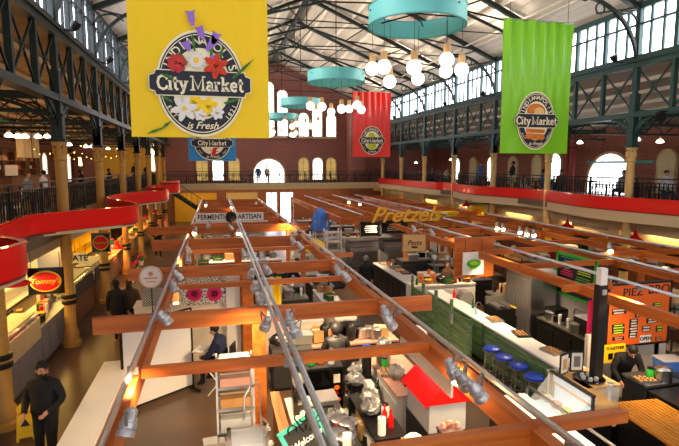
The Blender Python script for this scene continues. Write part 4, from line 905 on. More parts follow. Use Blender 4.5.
t = thing('low_divider', 'low wooden divider with a shelf running beside the sink to the orange post', 'divider', (.86, 6.9, 0)); B(((0, 0, .55), (.06, 2.5, 1.1)), ((.0, 0, 1.11), (.16, 2.5, .03))).build('divider_panel', 'tan_wood', t); B(((.11, 0, .7), (.16, 2.4, .025))).build('shelf', 'wood_lt', t)
# welcome board on a scrolled iron easel
p = at(309, 446, 1.25); t = thing('welcome_board', 'chalkboard with a teal frame reading Welcome on a scrolled iron stand', 'sign', (p.x, p.y, 0), radians(8))
tilt = Matrix.Rotation(radians(-12), 4, 'X')
b = MB(); [b.box(*q) for q in (((0, 0, .3), (.62, .03, .06)), ((0, 0, -.3), (.62, .03, .06)), ((-.28, 0, 0), (.06, .03, .6)), ((.28, 0, 0), (.06, .03, .6)))]; rr = Matrix.Translation((0, 0, 1.28)) @ Matrix.Rotation(radians(-38), 4, 'X') @ Matrix.Rotation(radians(-22), 4, 'Y')
b.v = [tuple(rr @ V(v)) for v in b.v]; b.build('board_frame', 'teal', t); b = MB(); b.box((0, .004, 0), (.54, .016, .58)); b.v = [tuple(rr @ V(v)) for v in b.v]; b.build('slate', 'chalk', t)
o = text('Welcome', .12, 'white', t, (0, 0, 0), shear=.25, bold=.008); o.matrix_local = rr @ Matrix.Translation((0, -.016, .06)) @ Matrix.Rotation(pi / 2, 4, 'X')
b = MB(); b.path([(.0, .1, 0), (.0, .12, 1.5)], .014, 6)
for s in (-1, 1):
    b.path([(0, .1, 1.35 + .0)] + [(s * (.06 + .11 * cos(a) * (1 - a / 9)), .1, 1.62 + .14 * sin(a) * (1 - a / 9)) for a in [i * .45 for i in range(14)]], .011, 5); b.path([(s * .02, .1, .6), (s * .24, .0, .0)], .013, 5); b.path([(s * (.2 + .06 * cos(a)), .1, 1.46 + .07 * sin(a)) for a in [i * .5 - 1 for i in range(10)]], .01, 5)
b.path([(0, .1, .6), (0, .45, 0)], .013, 5); b.build('iron_scrollwork', 'black_iron', t)
p = at(284, 406, 1.2); counter('narrow black counter behind the iron scroll stand', 1.06, 1.45, 6.3, 8.2, .95, 'offwhite', 'brown_wood')
one('urn', 'white swan-like vase behind the iron scroll stand', 'vase', [('vase_body', MB().lathe([(.08, 0), (.14, .08), (.1, .2), (.06, .28), (.1, .34), (.05, .42), (0, .43)], n=14), 'white', True), ('vase_rim', MB().ring((0, 0, .33), .09, .115, 0, .02, 14), 'offwhite')], (1.22, 6.95, .95))
one('coffee_grinder', 'tall black coffee grinder with a clear hopper beside the conduit pair', 'grinder', [('grinder_body', B(((0, 0, .2), (.2, .24, .4))), 'gloss_black'), ('hopper', MB().lathe([(.05, .4), (.1, .5), (.1, .62)], n=12), 'glass', True), ('spout', B(((0, -.14, .22), (.06, .08, .05))), 'steel')], (1.2, 7.7, .95))
# black fridge with stickers, steel box in front
t = thing('under_counter_fridge', 'black fridge with a column of round stickers down its door', 'fridge', (1.78, 8.75, 0)); B(((0, 0, .68), (.74, .6, 1.3))).build('body', 'black', t); o = B(((0, -.31, .68), (.7, .03, 1.24))).build('fridge_door', 'gloss_black', t)
for i, (x, z, m) in enumerate(((.24, 1.12, 'offwhite'), (.24, .95, 'orange'), (.22, .84, 'dark_red'), (.26, .72, 'orange'), (.22, .6, 'offwhite'), (.27, .48, 'red'), (.14, .9, 'mid_grey'))): (MB().prism(circ(.045, 10, 1.2), (x, -.33, z), (1, 0, 0), (0, 0, 1), .004) if i else B(((x, -.329, z), (.12, .006, .16)))).build('sticker', m, o)
counter('black work counter in front of the fridge with round stickers', 1.5, 1.95, 6.3, 8.1, .85, 'dark_grey', 'black')
one('warming_box', 'square steel warming box in front of the stickered fridge', 'box', [('case', B(((0, 0, .14), (.36, .4, .28))), 'dull_steel'), ('lid', B(((0, 0, .29), (.38, .42, .02))), 'steel'), ('handle', B(((0, -.22, .22), (.18, .02, .02))), 'black')], (1.66, 7.75, .85))
clutter('the black work counter before the stickered fridge', 1.55, 1.9, 6.4, 7.4, .85, ['bottle', 'glass_jar', 'paper_bag', 'wrapped_bundle', 'stock_pot'], 8)
clutter('the top of the stickered fridge', 1.5, 2.05, 8.55, 8.9, 1.33, ['paper_roll', 'paper_cup_stack', 'glass_jar'], 3)
# pink laminate counter behind, boxes
counter('pink-topped kitchen counter where the hooded worker stands', 2.0, 4.0, 10.6, 11.5, .92, 'laminate', 'dark_grey', face='y-')
counter('second pink-topped counter running away beside the red awning', 3.0, 3.75, 7.9, 10.3, .92, 'laminate', 'light_grey')
place('cardboard_box', 0, (2.2, 10.9, .95), .1, 'large brown carton marked with a label left of the hooded worker'); 
counter('steel table stacked with cartons behind the orange beam', 1.1, 1.95, 10.5, 11.4, .92, 'dull_steel', 'dark_grey')
clutter('the carton table behind the orange beam', 1.15, 1.9, 10.6, 11.2, .93, ['cardboard_box', 'storage_tub', 'wrapped_bundle'], 4)
clutter('the pink-topped counter of the hooded worker', 2.1, 3.9, 10.75, 11.3, .93, ['wrapped_bundle', 'cardboard_box', 'microwave_oven', 'paper_bag', 'coffee_urn', 'stock_pot', 'bottle'], 12)
one('water_dispenser', 'tall black dispenser with a blue cap near the hooded worker', 'dispenser', [('dispenser_body', MB().lathe([(.1, 0), (.1, .5), (.08, .55)], n=14), 'black', True), ('cap', MB().lathe([(.085, .55), (.085, .62), (.03, .64)], n=14), 'blue', True)], (2.8, 9.15, .78))
t = thing('serving_trolley', 'black trolley heaped with clear plastic film in the kitchen aisle', 'trolley', (2.62, 9.0, 0)); B(((0, 0, .74), (.6, .7, .04)), ((0, 0, .3), (.56, .66, .03))).build('shelf', 'black', t)
b = MB(); [b.tube((sx * .27, sy * .32, .08), (sx * .27, sy * .32, .9), .015) for sx in (-1, 1) for sy in (-1, 1)]; b.build('frame', 'black_iron', t); b = MB(); [b.lathe([(.05, -.015), (.05, .015)], (sx * .27, sy * .32, .05), 10, axd=(1, 0, 0)) for sx in (-1, 1) for sy in (-1, 1)]; b.build('caster', 'black', t)
for i, (x, y, z) in enumerate(((2.45, 8.8, .77), (2.62, 9.25, .77), (2.55, 9.05, .32))): place('wrapped_bundle', 0, (x, y, z), i, 'clear plastic bundle on the black trolley, %s of three' % ordn[i], 'plastic bundles on the trolley')
# right-hand shelving of the kitchen and the red roofed warmer
t = thing('black_shelving', 'low black shelving unit with plastic tubs left of the red roofed warmer', 'shelving', (2.38, 7.25, 0)); B(((0, 0, .98), (.5, 1.5, .03)), ((0, 0, .5), (.5, 1.5, .03)), ((0, 0, .1), (.5, 1.5, .03))).build('shelf', 'black', t); B(*[((sx * .24, sy * .74, .5), (.03, .03, 1.0)) for sx in (-1, 1) for sy in (-1, 1)], ((.24, 0, .5), (.02, 1.5, .96))).build('frame', 'black', t)
clutter('the low black shelving unit beside the red roofed warmer', 2.2, 2.55, 6.55, 8.0, 1.0, ['storage_tub', 'wrapped_bundle', 'paper_bag', 'paper_roll', 'bottle', 'glass_jar'], 9)
clutter('the second pink-topped counter', 3.1, 3.65, 8.0, 10.2, .93, ['tray', 'wrapped_bundle', 'glass_jar', 'paper_roll', 'stock_pot', 'paper_cup_stack'], 9)
clutter('the middle shelf of the black shelving', 2.2, 2.5, 6.6, 8.0, .52, ['cardboard_box', 'storage_tub', 'stock_pot'], 4)
t = thing('roofed_food_warmer', 'glass-sided food warmer under a bright red pitched roof', 'food warmer', (3.33, 7.08, 0))
B(((0, 0, .45), (.64, .9, .9))).build('base_cabinet', 'dark_grey', t); B(((-.29, 0, 1.12), (.03, .88, .46)), ((0, -.43, 1.12), (.6, .03, .46))).build('glass_side', 'light_grey', t); B(((0, .05, .97), (.5, .7, .12))).build('food_shelf', 'orange', t)
b = MB()
for s in (-1, 1): b.bar((s * .195, -.5, 1.54), (s * .195, .5, 1.54), .55, .03, up=(s * .36, 0, .38))
b.prism([(-.36, 1.36), (.36, 1.36), (0, 1.71)], (0, .48, 0), (1, 0, 0), (0, 0, 1), .02); b.prism([(-.36, 1.36), (.36, 1.36), (0, 1.71)], (0, -.46, 0), (1, 0, 0), (0, 0, 1), .02); b.build('pitched_roof', 'red', t)
counter('dark wooden service ledge behind the near orange beam', 2.9, 3.6, 4.4, 6.1, .95, 'brown_wood', 'dark_grey')
one('chafing_box', 'steel box topped with small pink blossoms before the red roof', 'box', [('case', B(((0, 0, .17), (.3, .3, .34))), 'dull_steel'), ('lid', B(((0, 0, .35), (.32, .32, .03))), 'steel'), ('blossom', MB().ball((-.1, .05, .42), .045, 8).ball((0, .1, .43), .045, 8).ball((.1, .03, .42), .045, 8).ball((.05, .12, .41), .04, 8), 'salmon', True)], (3.05, 5.95, .96))
one('travel_mug', 'black mug with a magenta lid beside the steel box', 'mug', [('mug_body', MB().lathe([(.06, 0), (.09, .22)], n=16), 'gloss_black', True), ('lid', MB().lathe([(.095, .22), (.1, .26), (.06, .3), (0, .3)], n=16), 'pink', True), ('handle', MB().path([(-.08, 0, .06), (-.14, 0, .08), (-.14, 0, .17), (-.08, 0, .19)], .012, 6), 'light_grey', True)], (3.05, 5.35, .97))
one('serving_tray', 'lime green tray with folded white napkins behind the near beam', 'tray', [('tray_body', B(((0, 0, .02), (.62, .34, .03)), ((0, -.17, .06), (.62, .015, .1)), ((0, .17, .06), (.62, .015, .1)), ((-.31, 0, .06), (.015, .34, .1)), ((.31, 0, .06), (.015, .34, .1))), 'lime'), ('napkin', MB().box((.1, 0, .07), (.2, .16, .05), .4), 'white')], (2.65, 5.3, .97))
counter('narrow shelf of condiments between the lime tray and the black shelving', 1.75, 2.7, 4.9, 5.7, .95, 'orange', 'brown_wood')
one('serving_tray', 'lime green tray beside black bottles at the bottom of the kitchen stall', 'tray', [('tray_body', B(((0, 0, .02), (.5, .34, .03)), ((0, -.17, .05), (.5, .015, .08)), ((0, .17, .05), (.5, .015, .08))), 'lime'), ('napkin', MB().box((-.1, 0, .05), (.16, .14, .04), .2), 'white')], (2.0, 5.35, .96))
clutter('the narrow condiment shelf', 1.8, 2.4, 5.5, 5.7, .96, ['bottle', 'glass_jar', 'paper_bag'], 5)
one('napkin_box', 'white crumpled paper box between the shelving and the red roofed warmer', 'box', [('carton_body', B(((0, 0, .1), (.28, .24, .2))), 'card'), ('tissue', MB().ball((0, 0, .22), .14, 10, (1, .8, .6)), 'paper', True)], (2.55, 6.1, .96))
counter('small stand carrying the crumpled paper box', 2.35, 2.75, 5.9, 6.35, .95, 'black', 'black')
one('waste_bin', 'round black bin on the kitchen floor', 'bin', [('bin_body', MB().lathe([(.17, 0), (.2, .5), (.17, .5), (.15, .1)], n=16), 'black', True), ('liner', MB().ring((0, 0, .48), .19, .21, 0, .04, 16), 'dark_grey')], (2.1, 6.6, 0))
p = at(414, 327, 2.1); t = thing('round_sign', 'round white sign with a red band hanging off the right-hand kitchen beam', 'sign', (p.x, p.y, p.z - .22)); MB().prism(circ(.26, 24), (0, 0, 0), (1, 0, 0), (0, 0, 1), .03).build('disc', 'white', t); MB().box((0, -.01, .02), (.46, .03, .14)).build('red_band', 'red', t); MB().tube((0, .02, .25), (0, .02, .45), .008).build('hanger', 'black_iron', t)
b = MB(); b.prism([(0, 0), (.75, 0), (.75, .34), (0, .34)], (0, 0, 0), (0, 1, 0), (0, 0, 1), .03)
t = thing('stall_sign', 'orange and white lettered board under the beam beside the round white sign', 'sign', (2.86, 5.6, 2.0)); b = MB(); b.box((0, .9, .15), (.03, 1.8, .34)); b.build('board', 'offwhite', t)

# ---- stalls around the flower panel
q0, q1 = atY(178, 272, 12.3), atY(226, 303, 12.3)
t = thing('flower_screen', 'white scribble-patterned panel with two pink flowers', 'panel', ((q0.x + q1.x) / 2, 12.3, q1.z)); w_, h_ = q1.x - q0.x, q0.z - q1.z
B(((0, 0, h_ / 2), (w_, .04, h_))).build('board', 'scribble', t)
for px, m in ((194.5, 'pink'), (214.5, 'pink')):
    x = atY(px, 293, 12.3).x - t.location.x; b = MB(); petal(b, (x, atY(px, 293.5, 12.3).z - q1.z), .0, 16, .19, .1, -.03); b.build('pink_flower', m, t); b = MB(); b.prism(circ(.04, 12), (x, -.045, atY(px, 293.5, 12.3).z - q1.z), (1, 0, 0), (0, 0, 1), .01); b.build('flower_centre', 'dark_red', t)
q0, q1 = atY(225.5, 272, 12.25), atY(240.5, 322, 12.25); t = thing('white_board', 'plain white board next to the pink flower panel', 'board', ((q0.x + q1.x) / 2, 12.22, 0)); B(((0, 0, q0.z / 2), (q1.x - q0.x, .04, q0.z))).build('board', 'white', t); B(((0, -.03, q0.z - .18), (q1.x - q0.x, .02, .12))).build('header', 'offwhite', t)
counter('cream counter below the flower panel', -2.0, .3, 12.5, 13.1, atY(185, 303, 12.5).z - .02, 'offwhite', 'offwhite', face='y-')
q0, q1 = atY(142, 288, 12.45), atY(173, 304, 12.45); t = thing('houndstooth_board', 'black and white checked board under the round white sign', 'panel', ((q0.x + q1.x) / 2, 12.4, q1.z)); B(((0, 0, (q0.z - q1.z) / 2), (q1.x - q0.x, .05, q0.z - q1.z))).build('board', 'houndstooth', t)
q0 = atY(151, 277, 11.72); t = thing('round_sign', 'round white sign with faint rust writing above the checked board', 'sign', (q0.x, 11.72, q0.z)); MB().prism(circ(.25, 32), (0, 0, 0), (1, 0, 0), (0, 0, 1), .03).build('disc', 'white', t); MB().ring((0, 0, 0), .235, .25, 0, .004, 32) ; b = MB(); b.ring((0, 0, 0), .225, .24, 0, .01, 32); b.v = [(x, -z - .03, y) for x, y, z in b.v]; b.build('ring_line', 'salmon', t)
b = MB(); petal(b, (0, .08), 0, 6, .06, .04, -.04); b.build('emblem', 'salmon', t); B(((0, -.036, -.02), (.28, .006, .03)), ((0, -.036, -.1), (.2, .006, .02))).build('caption', 'salmon', t); MB().tube((0, .015, -q0.z + 1.35), (0, .015, -.2), .012).build('stem', 'black_iron', t)
for i, (px, py) in enumerate(((178, 262), (190, 262), (203, 262))): q = at(px, py, 1.2); place('crate', 1, (q.x, q.y + .6, 1.0), 0, 'dark green crate behind the flower panel, %s away from the track' % ordn[i], 'green crates')
counter('green-fronted market counter behind the flower panel', -1.9, .2, 14.6, 15.4, 1.0, 'light_grey', 'green_dk', face='y-')
clutter('the green-fronted counter behind the flower panel', -1.8, .1, 14.7, 15.2, 1.02, FOOD + ['flower_pot'], 6)
counter('white worktable with trays between the beams right of the flower stall', 1.1, 2.6, 12.4, 13.3, .95, 'white', 'offwhite', face='y-')
clutter('the white worktable with trays', 1.2, 2.5, 12.5, 13.1, .96, ['tray', 'wrapped_bundle', 'cardboard_box', 'storage_tub'], 6)
counter('steel prep table behind the white worktable', 1.1, 2.6, 14.6, 15.4, .95, 'dull_steel', 'dark_grey', face='y-')
clutter('the steel prep table behind the white worktable', 1.2, 2.5, 14.7, 15.2, .96, KIT, 10)
counter('white display counter next to the far track with plates', 2.95, 3.5, 12.4, 15.6, .95, 'white', 'offwhite')
clutter('the white display counter next to the far track', 3.0, 3.4, 12.5, 15.5, .96, FOOD, 8)
one('metal_tub', 'big round black and steel tub under the pair of conduits', 'tub', [('tub_body', MB().lathe([(.3, 0), (.38, .34), (.36, .36), (.3, .3)], n=20), 'black', True), ('contents', MB().ball((0, 0, .3), .3, 12, (1, 1, .5)), 'wrap', True)], (1.28, 10.85, .95) if 0 else (1.05, 12.75, .96))
for i, (px, m, lb) in enumerate(((158, 'pink', 'pink and white'), )): pass
place('wrapped_bundle', 1, (.0, 12.75, 1.5 if 0 else atY(185, 303, 12.5).z), .3, 'white bundle on the cream counter under the flower panel')
# hanging aprons beside the post
for i, (px, m) in enumerate(((250, 'white'), (258, 'yellow_sign'))):
    q = atY(px, 290, 11.6); t = thing('hanging_cloth', '%s cloth hanging from the beam under the conduit pair' % ('white' if m == 'white' else 'yellow'), 'cloth', (q.x + .42, 11.75, 1.5)); b = MB(); vs = []
    b.strip([(-.14 + .28 * k / 10, .03 * sin(k * 1.3), .4) for k in range(11)], .02, .8); b.build('fabric', m, t, True); B(((0, 0, .84), (.06, .02, .12))).build('loop', 'black', t)

# ---- display cases, black counter, coat man's surroundings
def deli(label, x, y, w, d, rz=0, body='offwhite', inner='light_grey', h=1.3):
    t = thing('glass_display_case', label, 'display case', (x, y, 0), rz)
    B(((0, 0, .42), (w, d, .76))).build('cabinet', body, t); B(((0, 0, .03), (w - .1, d - .1, .06))).build('plinth', 'black', t)
    b = MB(); b.prism([(-d / 2, .8), (d / 2, .8), (d / 2, h), (-d * .1, h), (-d * .38, h - .12)], (-w / 2, 0, 0), (0, 1, 0), (0, 0, 1), w); b.build('glass_hood', 'glass', t)
    B(((0, .0, h + .01), (w, d * .7, .03)), ((-w / 2, 0, .82), (.03, d, .05)), ((w / 2, 0, .82), (.03, d, .05)), ((0, d / 2, 1.05), (w, .03, .5))).build('frame', inner, t)
    for z in (.84, 1.05): B(((0, .02, z), (w - .06, d - .2, .02))).build('shelf', 'steel', t)
    for z_, y_ in ((.9, -.12), (.9, .06), (1.1, .04)):
        b = MB(); [b.ball((-w / 2 + .12 + .13 * k, y_ + R.uniform(-.03, .03), z_), .055, 8, (1, 1, .8)) for k in range(int(w / .14))]; tag(b.build('food', R.choice(['salmon', 'orange', 'lime', 'carnation', 'offwhite', 'card']), t, True), kind='stuff')
    return t
deli('pale curved display case behind the yellow oval sign', 5.4, 24.3, 1.3, 1.2, radians(35), 'offwhite'); deli('silver display case where the person in the knit hat looks', 6.9, 23.3, 1.5, .9, radians(5), 'steel', 'dull_steel')
deli('steel barred display case beyond the first silver case', 8.6, 23.3, 1.5, .9, 0, 'dull_steel', 'black')
q = atY(312.5, 246, 17.6); t = thing('oval_sign', 'bright yellow oval sign with faint rust lettering', 'sign', (q.x, 17.6, q.z)); b = MB(); b.prism(circ(.27, 32, 1.75), (0, 0, 0), (1, 0, -.12), (.1, .35, .93), .04); b.build('oval_board', 'yellow_sign', t); o = text('Deli', .2, 'orange', t, (0, -.04, -.02), (radians(70), .12, 0), .01) if 0 else None; B(((0, .06, .6), (.02, .02, .7))).build('hanger', 'black_iron', t)
counter('long black counter with a grey stone top past the person in the knit hat', 6.0, 6.7, 15.2, 18.8, 1.08, 'light_grey', 'black', n=6)
t = thing('sneeze_guard', 'clear upright guard on the grey stone counter', 'glass guard', (6.2, 18.2, 1.08)); B(((0, 0, .25), (.02, 1.1, .5))).build('pane', 'glass', t); B(((0, .55, .27), (.03, .03, .54)), ((0, -.55, .27), (.03, .03, .54))).build('post', 'steel', t)
clutter('the grey stone counter past the person in the knit hat', 6.2, 6.6, 16.4, 18.6, 1.08, ['tray', 'glass_jar', 'cash_register', 'bottle'], 5)
t = thing('cafe_table', 'round black table at the near end of the black counter', 'table', (6.15, 14.15, 0)); MB().lathe([(.42, .74), (.42, .78), (0, .785)], n=24).build('tabletop', 'gloss_black', t, True); MB().tube((0, 0, .03), (0, 0, .74), .04).build('pedestal', 'black_iron', t); MB().lathe([(.25, 0), (.25, .03), (.04, .05)], n=20).build('base', 'black_iron', t)
def lettersign(label, s, px0, px1, py0, py1, Y, board, ink, size=None, frame=None, bold=.01, shear=0, oval=None, rim=None, sub=None, rows=None, name='hanging_sign'):
    a, c = atY(px0, py0, Y), atY(px1, py1, Y); w, h = c.x - a.x, a.z - c.z; t = thing(name, label, 'sign', ((a.x + c.x) / 2, Y, (a.z + c.z) / 2))
    B(((0, 0, 0), (w, .04, h))).build('board', board, t)
    if frame: B(((0, -.005, h / 2), (w + .04, .05, .03)), ((0, -.005, -h / 2), (w + .04, .05, .03)), ((-w / 2, -.005, 0), (.03, .05, h)), ((w / 2, -.005, 0), (.03, .05, h))).build('border', frame, t)
    if oval: MB().prism(circ(h * .40, 28, w / h * 1.1), (0, -.035, 0), (1, 0, 0), (0, 0, 1), .012).build('oval_rim', rim, t); MB().prism(circ(h * .35, 28, w / h * 1.14), (0, -.045, 0), (1, 0, 0), (0, 0, 1), .012).build('oval', oval, t)
    if s: text(s, size or h * .6, ink, t, (0, -.06 if oval else -.03, 0), bold=bold, shear=shear)
    b = MB(); [b.tube((k * w * .4, 0, h / 2), (k * w * .4, 0, h / 2 + .35), .008, 4) for k in (-1, 1)]; b.build('hanger', 'black_iron', t)
    return t
lettersign("black sign with a flame red oval reading Tommy's in yellow letters, the larger", "Tommy's", 27, 65, 268.5, 293, 12.4, 'gloss_black', 'yellow_sign', .165, None, .012, .2, 'red', 'yellow_sign')
lettersign("small black sign with a red and yellow oval beyond the larger oval sign", "Tommy's", 91.5, 110.5, 233.5, 251.5, 17.4, 'gloss_black', 'yellow_sign', .12, 'mid_grey', .008, .2, 'red', 'yellow_sign')
lettersign('white wall sign with bold black letters beside the yellow column', 'ATE', 73.5, 87.5, 253.5, 262.5, 18.2, 'white', 'black', .27, None, .03)
t = lettersign('tan plaque reading Pasta in dark script near the black counter', 'Pasta', 402.5, 425.5, 234.5, 251, 14.4, 'wood_lt', 'black', .23, 'tan_wood', .0, .3)
B(((0, -.03, -.13), (.2, .01, .05))).build('caption_bar', 'black', t)
a = atY(405.5, 215, 18.5); mat('gold', (240, 176, 30), .5)
t = thing('script_sign', 'large golden yellow script sign reading Pretzels', 'sign', (a.x, 18.5, a.z)); text('Pretzels', .86, 'gold', t, (0, 0, 0), bold=.012, ext=.03, shear=.45, sx=1.05, name='script_lettering'); B(((0, .05, -.3), (2.4, .03, .03))).build('support_bar', 'black_iron', t)
a, c = atY(197, 214, 19.4), atY(227, 222, 19.4)
t = thing('long_sign', 'long white sign reading FERMENTI ARTISAN around a round black emblem', 'sign', (atY(231, 217, 19.4).x, 19.4, atY(231, 216.8, 19.4).z))
for s, x, wd in (('FERMENTI', -.73, 1.14), ('ARTISAN', .70, 1.06)):
    o = B(((x, 0, 0), (wd, .04, .30))).build('sign_board', 'white', t); text(s, .27, 'black', o, (x, -.03, 0), bold=.022, sx=.82)
MB().prism(circ(.2, 12), (0, -.03, 0), (1, 0, 0), (0, 0, 1), .05).build('emblem', 'gloss_black', t); b = MB(); petal(b, (0, 0), .12, 12, .225, .1, -.05); b.build('emblem_leaves', 'black', t); B(((0, .05, -.2), (2.8, .04, .05)), ((-1.1, .05, -.02), (.03, .04, .36)), ((1.1, .05, -.02), (.03, .04, .36))).build('sign_rail', 'galv', t)
for i, (px0, px1, py0, py1, m) in enumerate(((360, 381, 222, 236, 'navy'), (380, 407, 221, 233, 'black'))):
    t = lettersign('black menu screen %s the golden script sign' % ('below the start of' if i == 0 else 'directly under'), '', px0, px1, py0, py1, 19.2, 'gloss_black', 'white', frame='dark_grey', name='menu_screen'); b = MB()
    for r_ in range(4): b.box((R.uniform(-.05, .05), -.03, .12 - .08 * r_), (.5, .006, .018))
    b.build('menu_text', 'offwhite' if i else 'white', t)
t = lettersign('white poster with a glossy green oval on the timber panel', '', 463, 483, 252.5, 274, 12.2, 'white', 'white', name='poster'); b = MB(); b.prism(circ(.115, 28, 1.8), (0, -.04, .0), (1, 0, 0), (0, 0, 1), .02); b.build('green_oval', 'green', t); MB().prism(circ(.06, 20, 2.2), (0, -.062, .02), (1, 0, 0), (0, 0, 1), .004).build('oval_highlight', 'lime', t); B(((0, -.03, -.13), (.24, .008, .05))).build('green_caption', 'lime', t)
a, c = atY(455, 238, 12.5), atY(493, 276, 12.5); t = thing('timber_board', 'upright orange timber panel behind the green oval poster', 'panel', ((a.x + c.x) / 2, 12.52, c.z)); B(((0, 0, (a.z - c.z) / 2), (c.x - a.x, .05, a.z - c.z))).build('board', 'beam_x', t); B(((-.02, -.03, a.z - c.z - .06), (c.x - a.x, .03, .08))).build('top_batten', 'beam_x', t)

# ---- bar with blue stools
t = thing('green_fence', 'weathered green board fence with upright posts in front of the prep stall', 'fence', (5.95, 12.6, 0))
b = MB(); [b.box((0, 0, .1 + .14 * k), (.03, 3.8, .13)) for k in range(8)]; b.build('board', 'green_wood', t)
for y, h in ((1.85, 1.5), (1.0, 1.45), (.1, 1.45), (-.85, 1.45), (-1.85, 1.2)): B(((-.03, y, h / 2), (.07, .07, h))).build('post', 'green_wood', t)
B(((-.055, -.9, .95), (.02, .22, .26))).build('notice', 'light_grey', t)
counter('long narrow white bar top behind the green board fence', 6.35, 6.8, 10.9, 14.2, 1.05, 'white', 'green_wood', name='bar_counter')
counter('white bar counter with green board front facing the blue stools', 6.35, 6.85, 7.85, 10.8, 1.05, 'white', 'green_wood', name='bar_counter', n=5)
t = thing('end_panel', 'white end panel closing the bar near the framed pictures', 'panel', (6.25, 7.78, 0)); B(((0, 0, .55), (.6, .06, 1.1))).build('board', 'white', t); B(((0, 0, 1.12), (.64, .1, .03))).build('cap', 'light_grey', t)
st = thing('bar_stool', '', 'stool'); b = MB(); b.lathe([(.17, .72), (.19, .74), (.19, .79), (.16, .81), (0, .815)], n=20); b.build('seat', 'blue', st, True); MB().ring((0, 0, .725), .185, .2, 0, .03, 24).build('seat_rim', 'steel', st)
for k in range(4): a = pi / 4 + k * pi / 2; MB().tube((.12 * cos(a), .12 * sin(a), .72), (.2 * cos(a), .2 * sin(a), 0), .013).build('leg', 'steel', st)
b = MB(); b.ring((0, 0, .3), .165, .185, 0, .02, 20); b.ring((0, 0, .52), .135, .15, 0, .02, 20); b.build('foot_ring', 'steel', st)
for i, (px, py) in enumerate(((492, 347.5), (504, 356), (519.5, 364.5), (534.5, 375.5))):
    q = at(px, py, .8); lb = 'blue-topped chrome bar stool, %s' % ['farthest along the green bar', 'next to the farthest stool of the bar', 'next to the stool by the white end panel', 'standing by the white end panel'][i]
    q.x = min(q.x, 6.08)
    if i == 0: st.location = (q.x, q.y, 0); st['label'] = lb; st['group'] = 'blue bar stools'
    else: dup(st, (q.x, q.y, 0), .3 * i, lb, 'blue bar stools')
def tap(label, x, y, z, rz=0): return one('mixer_tap', label, 'tap', [('tap_body', MB().lathe([(.03, 0), (.02, .03), (.018, .1)], n=8).path([(0, 0, .1), (0, 0, .25), (.04, 0, .31), (.12, 0, .3), (.16, 0, .22)], .014, 8), 'steel', True), ('lever', MB().tube((0, 0, .1), (-.08, 0, .14), .008), 'steel')], (x, y, z), rz)
tap('chrome tap on the white bar top behind the green fence', 6.55, 11.6, 1.05)
counter('low white counter beyond the far end of the bar', 6.0, 8.2, 14.6, 15.2, 1.1, 'offwhite', 'white', face='y-')
clutter('the low white counter past the far end of the bar', 6.1, 8.1, 14.65, 15.1, 1.1, FOOD + ['wrapped_bundle'], 9)
one('equipment_cover', 'rounded grey metal housing behind the bar', 'housing', [('housing_body', MB().prism([(0, 0), (.42, 0), (.42, .6), (.34, .72), (.08, .72), (0, .62)], (-.2, 0, .55), (1, 0, 0), (0, 0, 1), .3), 'mid_grey'), ('stand', B(((0, -.1, .28), (.36, .2, .56))), 'dark_grey')], (7.0, 13.2, 0))
t = thing('fryer', 'black double fryer with yellow tags beside the steel fridge', 'fryer', (7.72, 12.3, 0)); B(((0, 0, .5), (.62, .7, 1.0))).build('fryer_cabinet', 'black', t); B(((0, .3, 1.1), (.62, .1, .22))).build('back_panel', 'dull_steel', t)
for s in (-1, 1): B(((s * .15, -.02, 1.03), (.24, .5, .06))).build('basket', 'dull_steel', t); B(((s * .15, -.38, 1.06), (.03, .26, .03))).build('handle', 'yellow_sign' if s > 0 else 'black', t)
mat('fridge_steel', (122, 122, 124), .35, .6)
t = thing('steel_fridge', 'tall stainless two-door fridge behind the bar with blue stools', 'fridge', (8.45, 12.0, 0)); B(((0, 0, 1.05), (.82, 1.1, 1.9))).build('cabinet', 'fridge_steel', t); B(((0, 0, .06), (.7, 1.0, .12))).build('plinth', 'black', t); B(((0, 0, 2.06), (.8, 1.08, .12))).build('compressor_cover', 'white', t)
for s in (-1, 1): o = B(((-.425, s * .27, 1.02), (.03, .52, 1.76))).build('fridge_door', 'fridge_steel', t); MB().tube((-.47, s * .06, .8), (-.47, s * .06, 1.4), .014).build('handle', 'steel', o)
for k in range(1): B(((0, -.562, 1.05), (.76, .02, 1.8))).build('side_panel', 'steel', t)
counter('black and steel back counter under the green framed chalkboard', 8.2, 8.85, 8.6, 11.3, .95, 'dull_steel', 'black', n=4)
struct(B(((9.15, 11.2, .85), (.12, 5.4, 1.7))).build('wall_stall', 'light_grey'))
a, c = atX(558, 252.5, 9.02), atX(596.5, 260, 9.02); zb = atX(596, 306, 9.02).z
t = thing('menu_chalkboard', 'large chalkboard menu in a green frame with coloured writing', 'sign', (9.04, (a.y + c.y) / 2, zb), pi / 2 * 3); wd, hh = abs(a.y - c.y), a.z - zb
B(((0, 0, hh / 2), (wd, .04, hh))).build('slate', 'chalk', t); B(((0, -.01, hh), (wd + .08, .06, .07)), ((0, -.01, 0), (wd + .08, .06, .07)), ((-wd / 2, -.01, hh / 2), (.07, .06, hh)), ((wd / 2, -.01, hh / 2), (.07, .06, hh))).build('board_frame', 'green', t)
for k, (m, z0, n_, x0, x1) in enumerate((('teal', .93, 1, -.42, .1), ('teal', .86, 1, -.42, .3), ('pink', .5, 3, -.42, -.05), ('lime', .62, 2, .05, .4), ('green', .2, 7, -.0, .42), ('white', .2, 4, -.42, -.1), ('purple', .74, 2, -.4, .3))):
    b = MB()
    for r_ in range(n_): b.box(((x0 + x1) / 2 * wd, -.025, (z0 + r_ * .055) * hh), ((x1 - x0) * wd * R.uniform(.7, 1), .008, .022 * hh))
    b.build('chalk_lines', m, t)
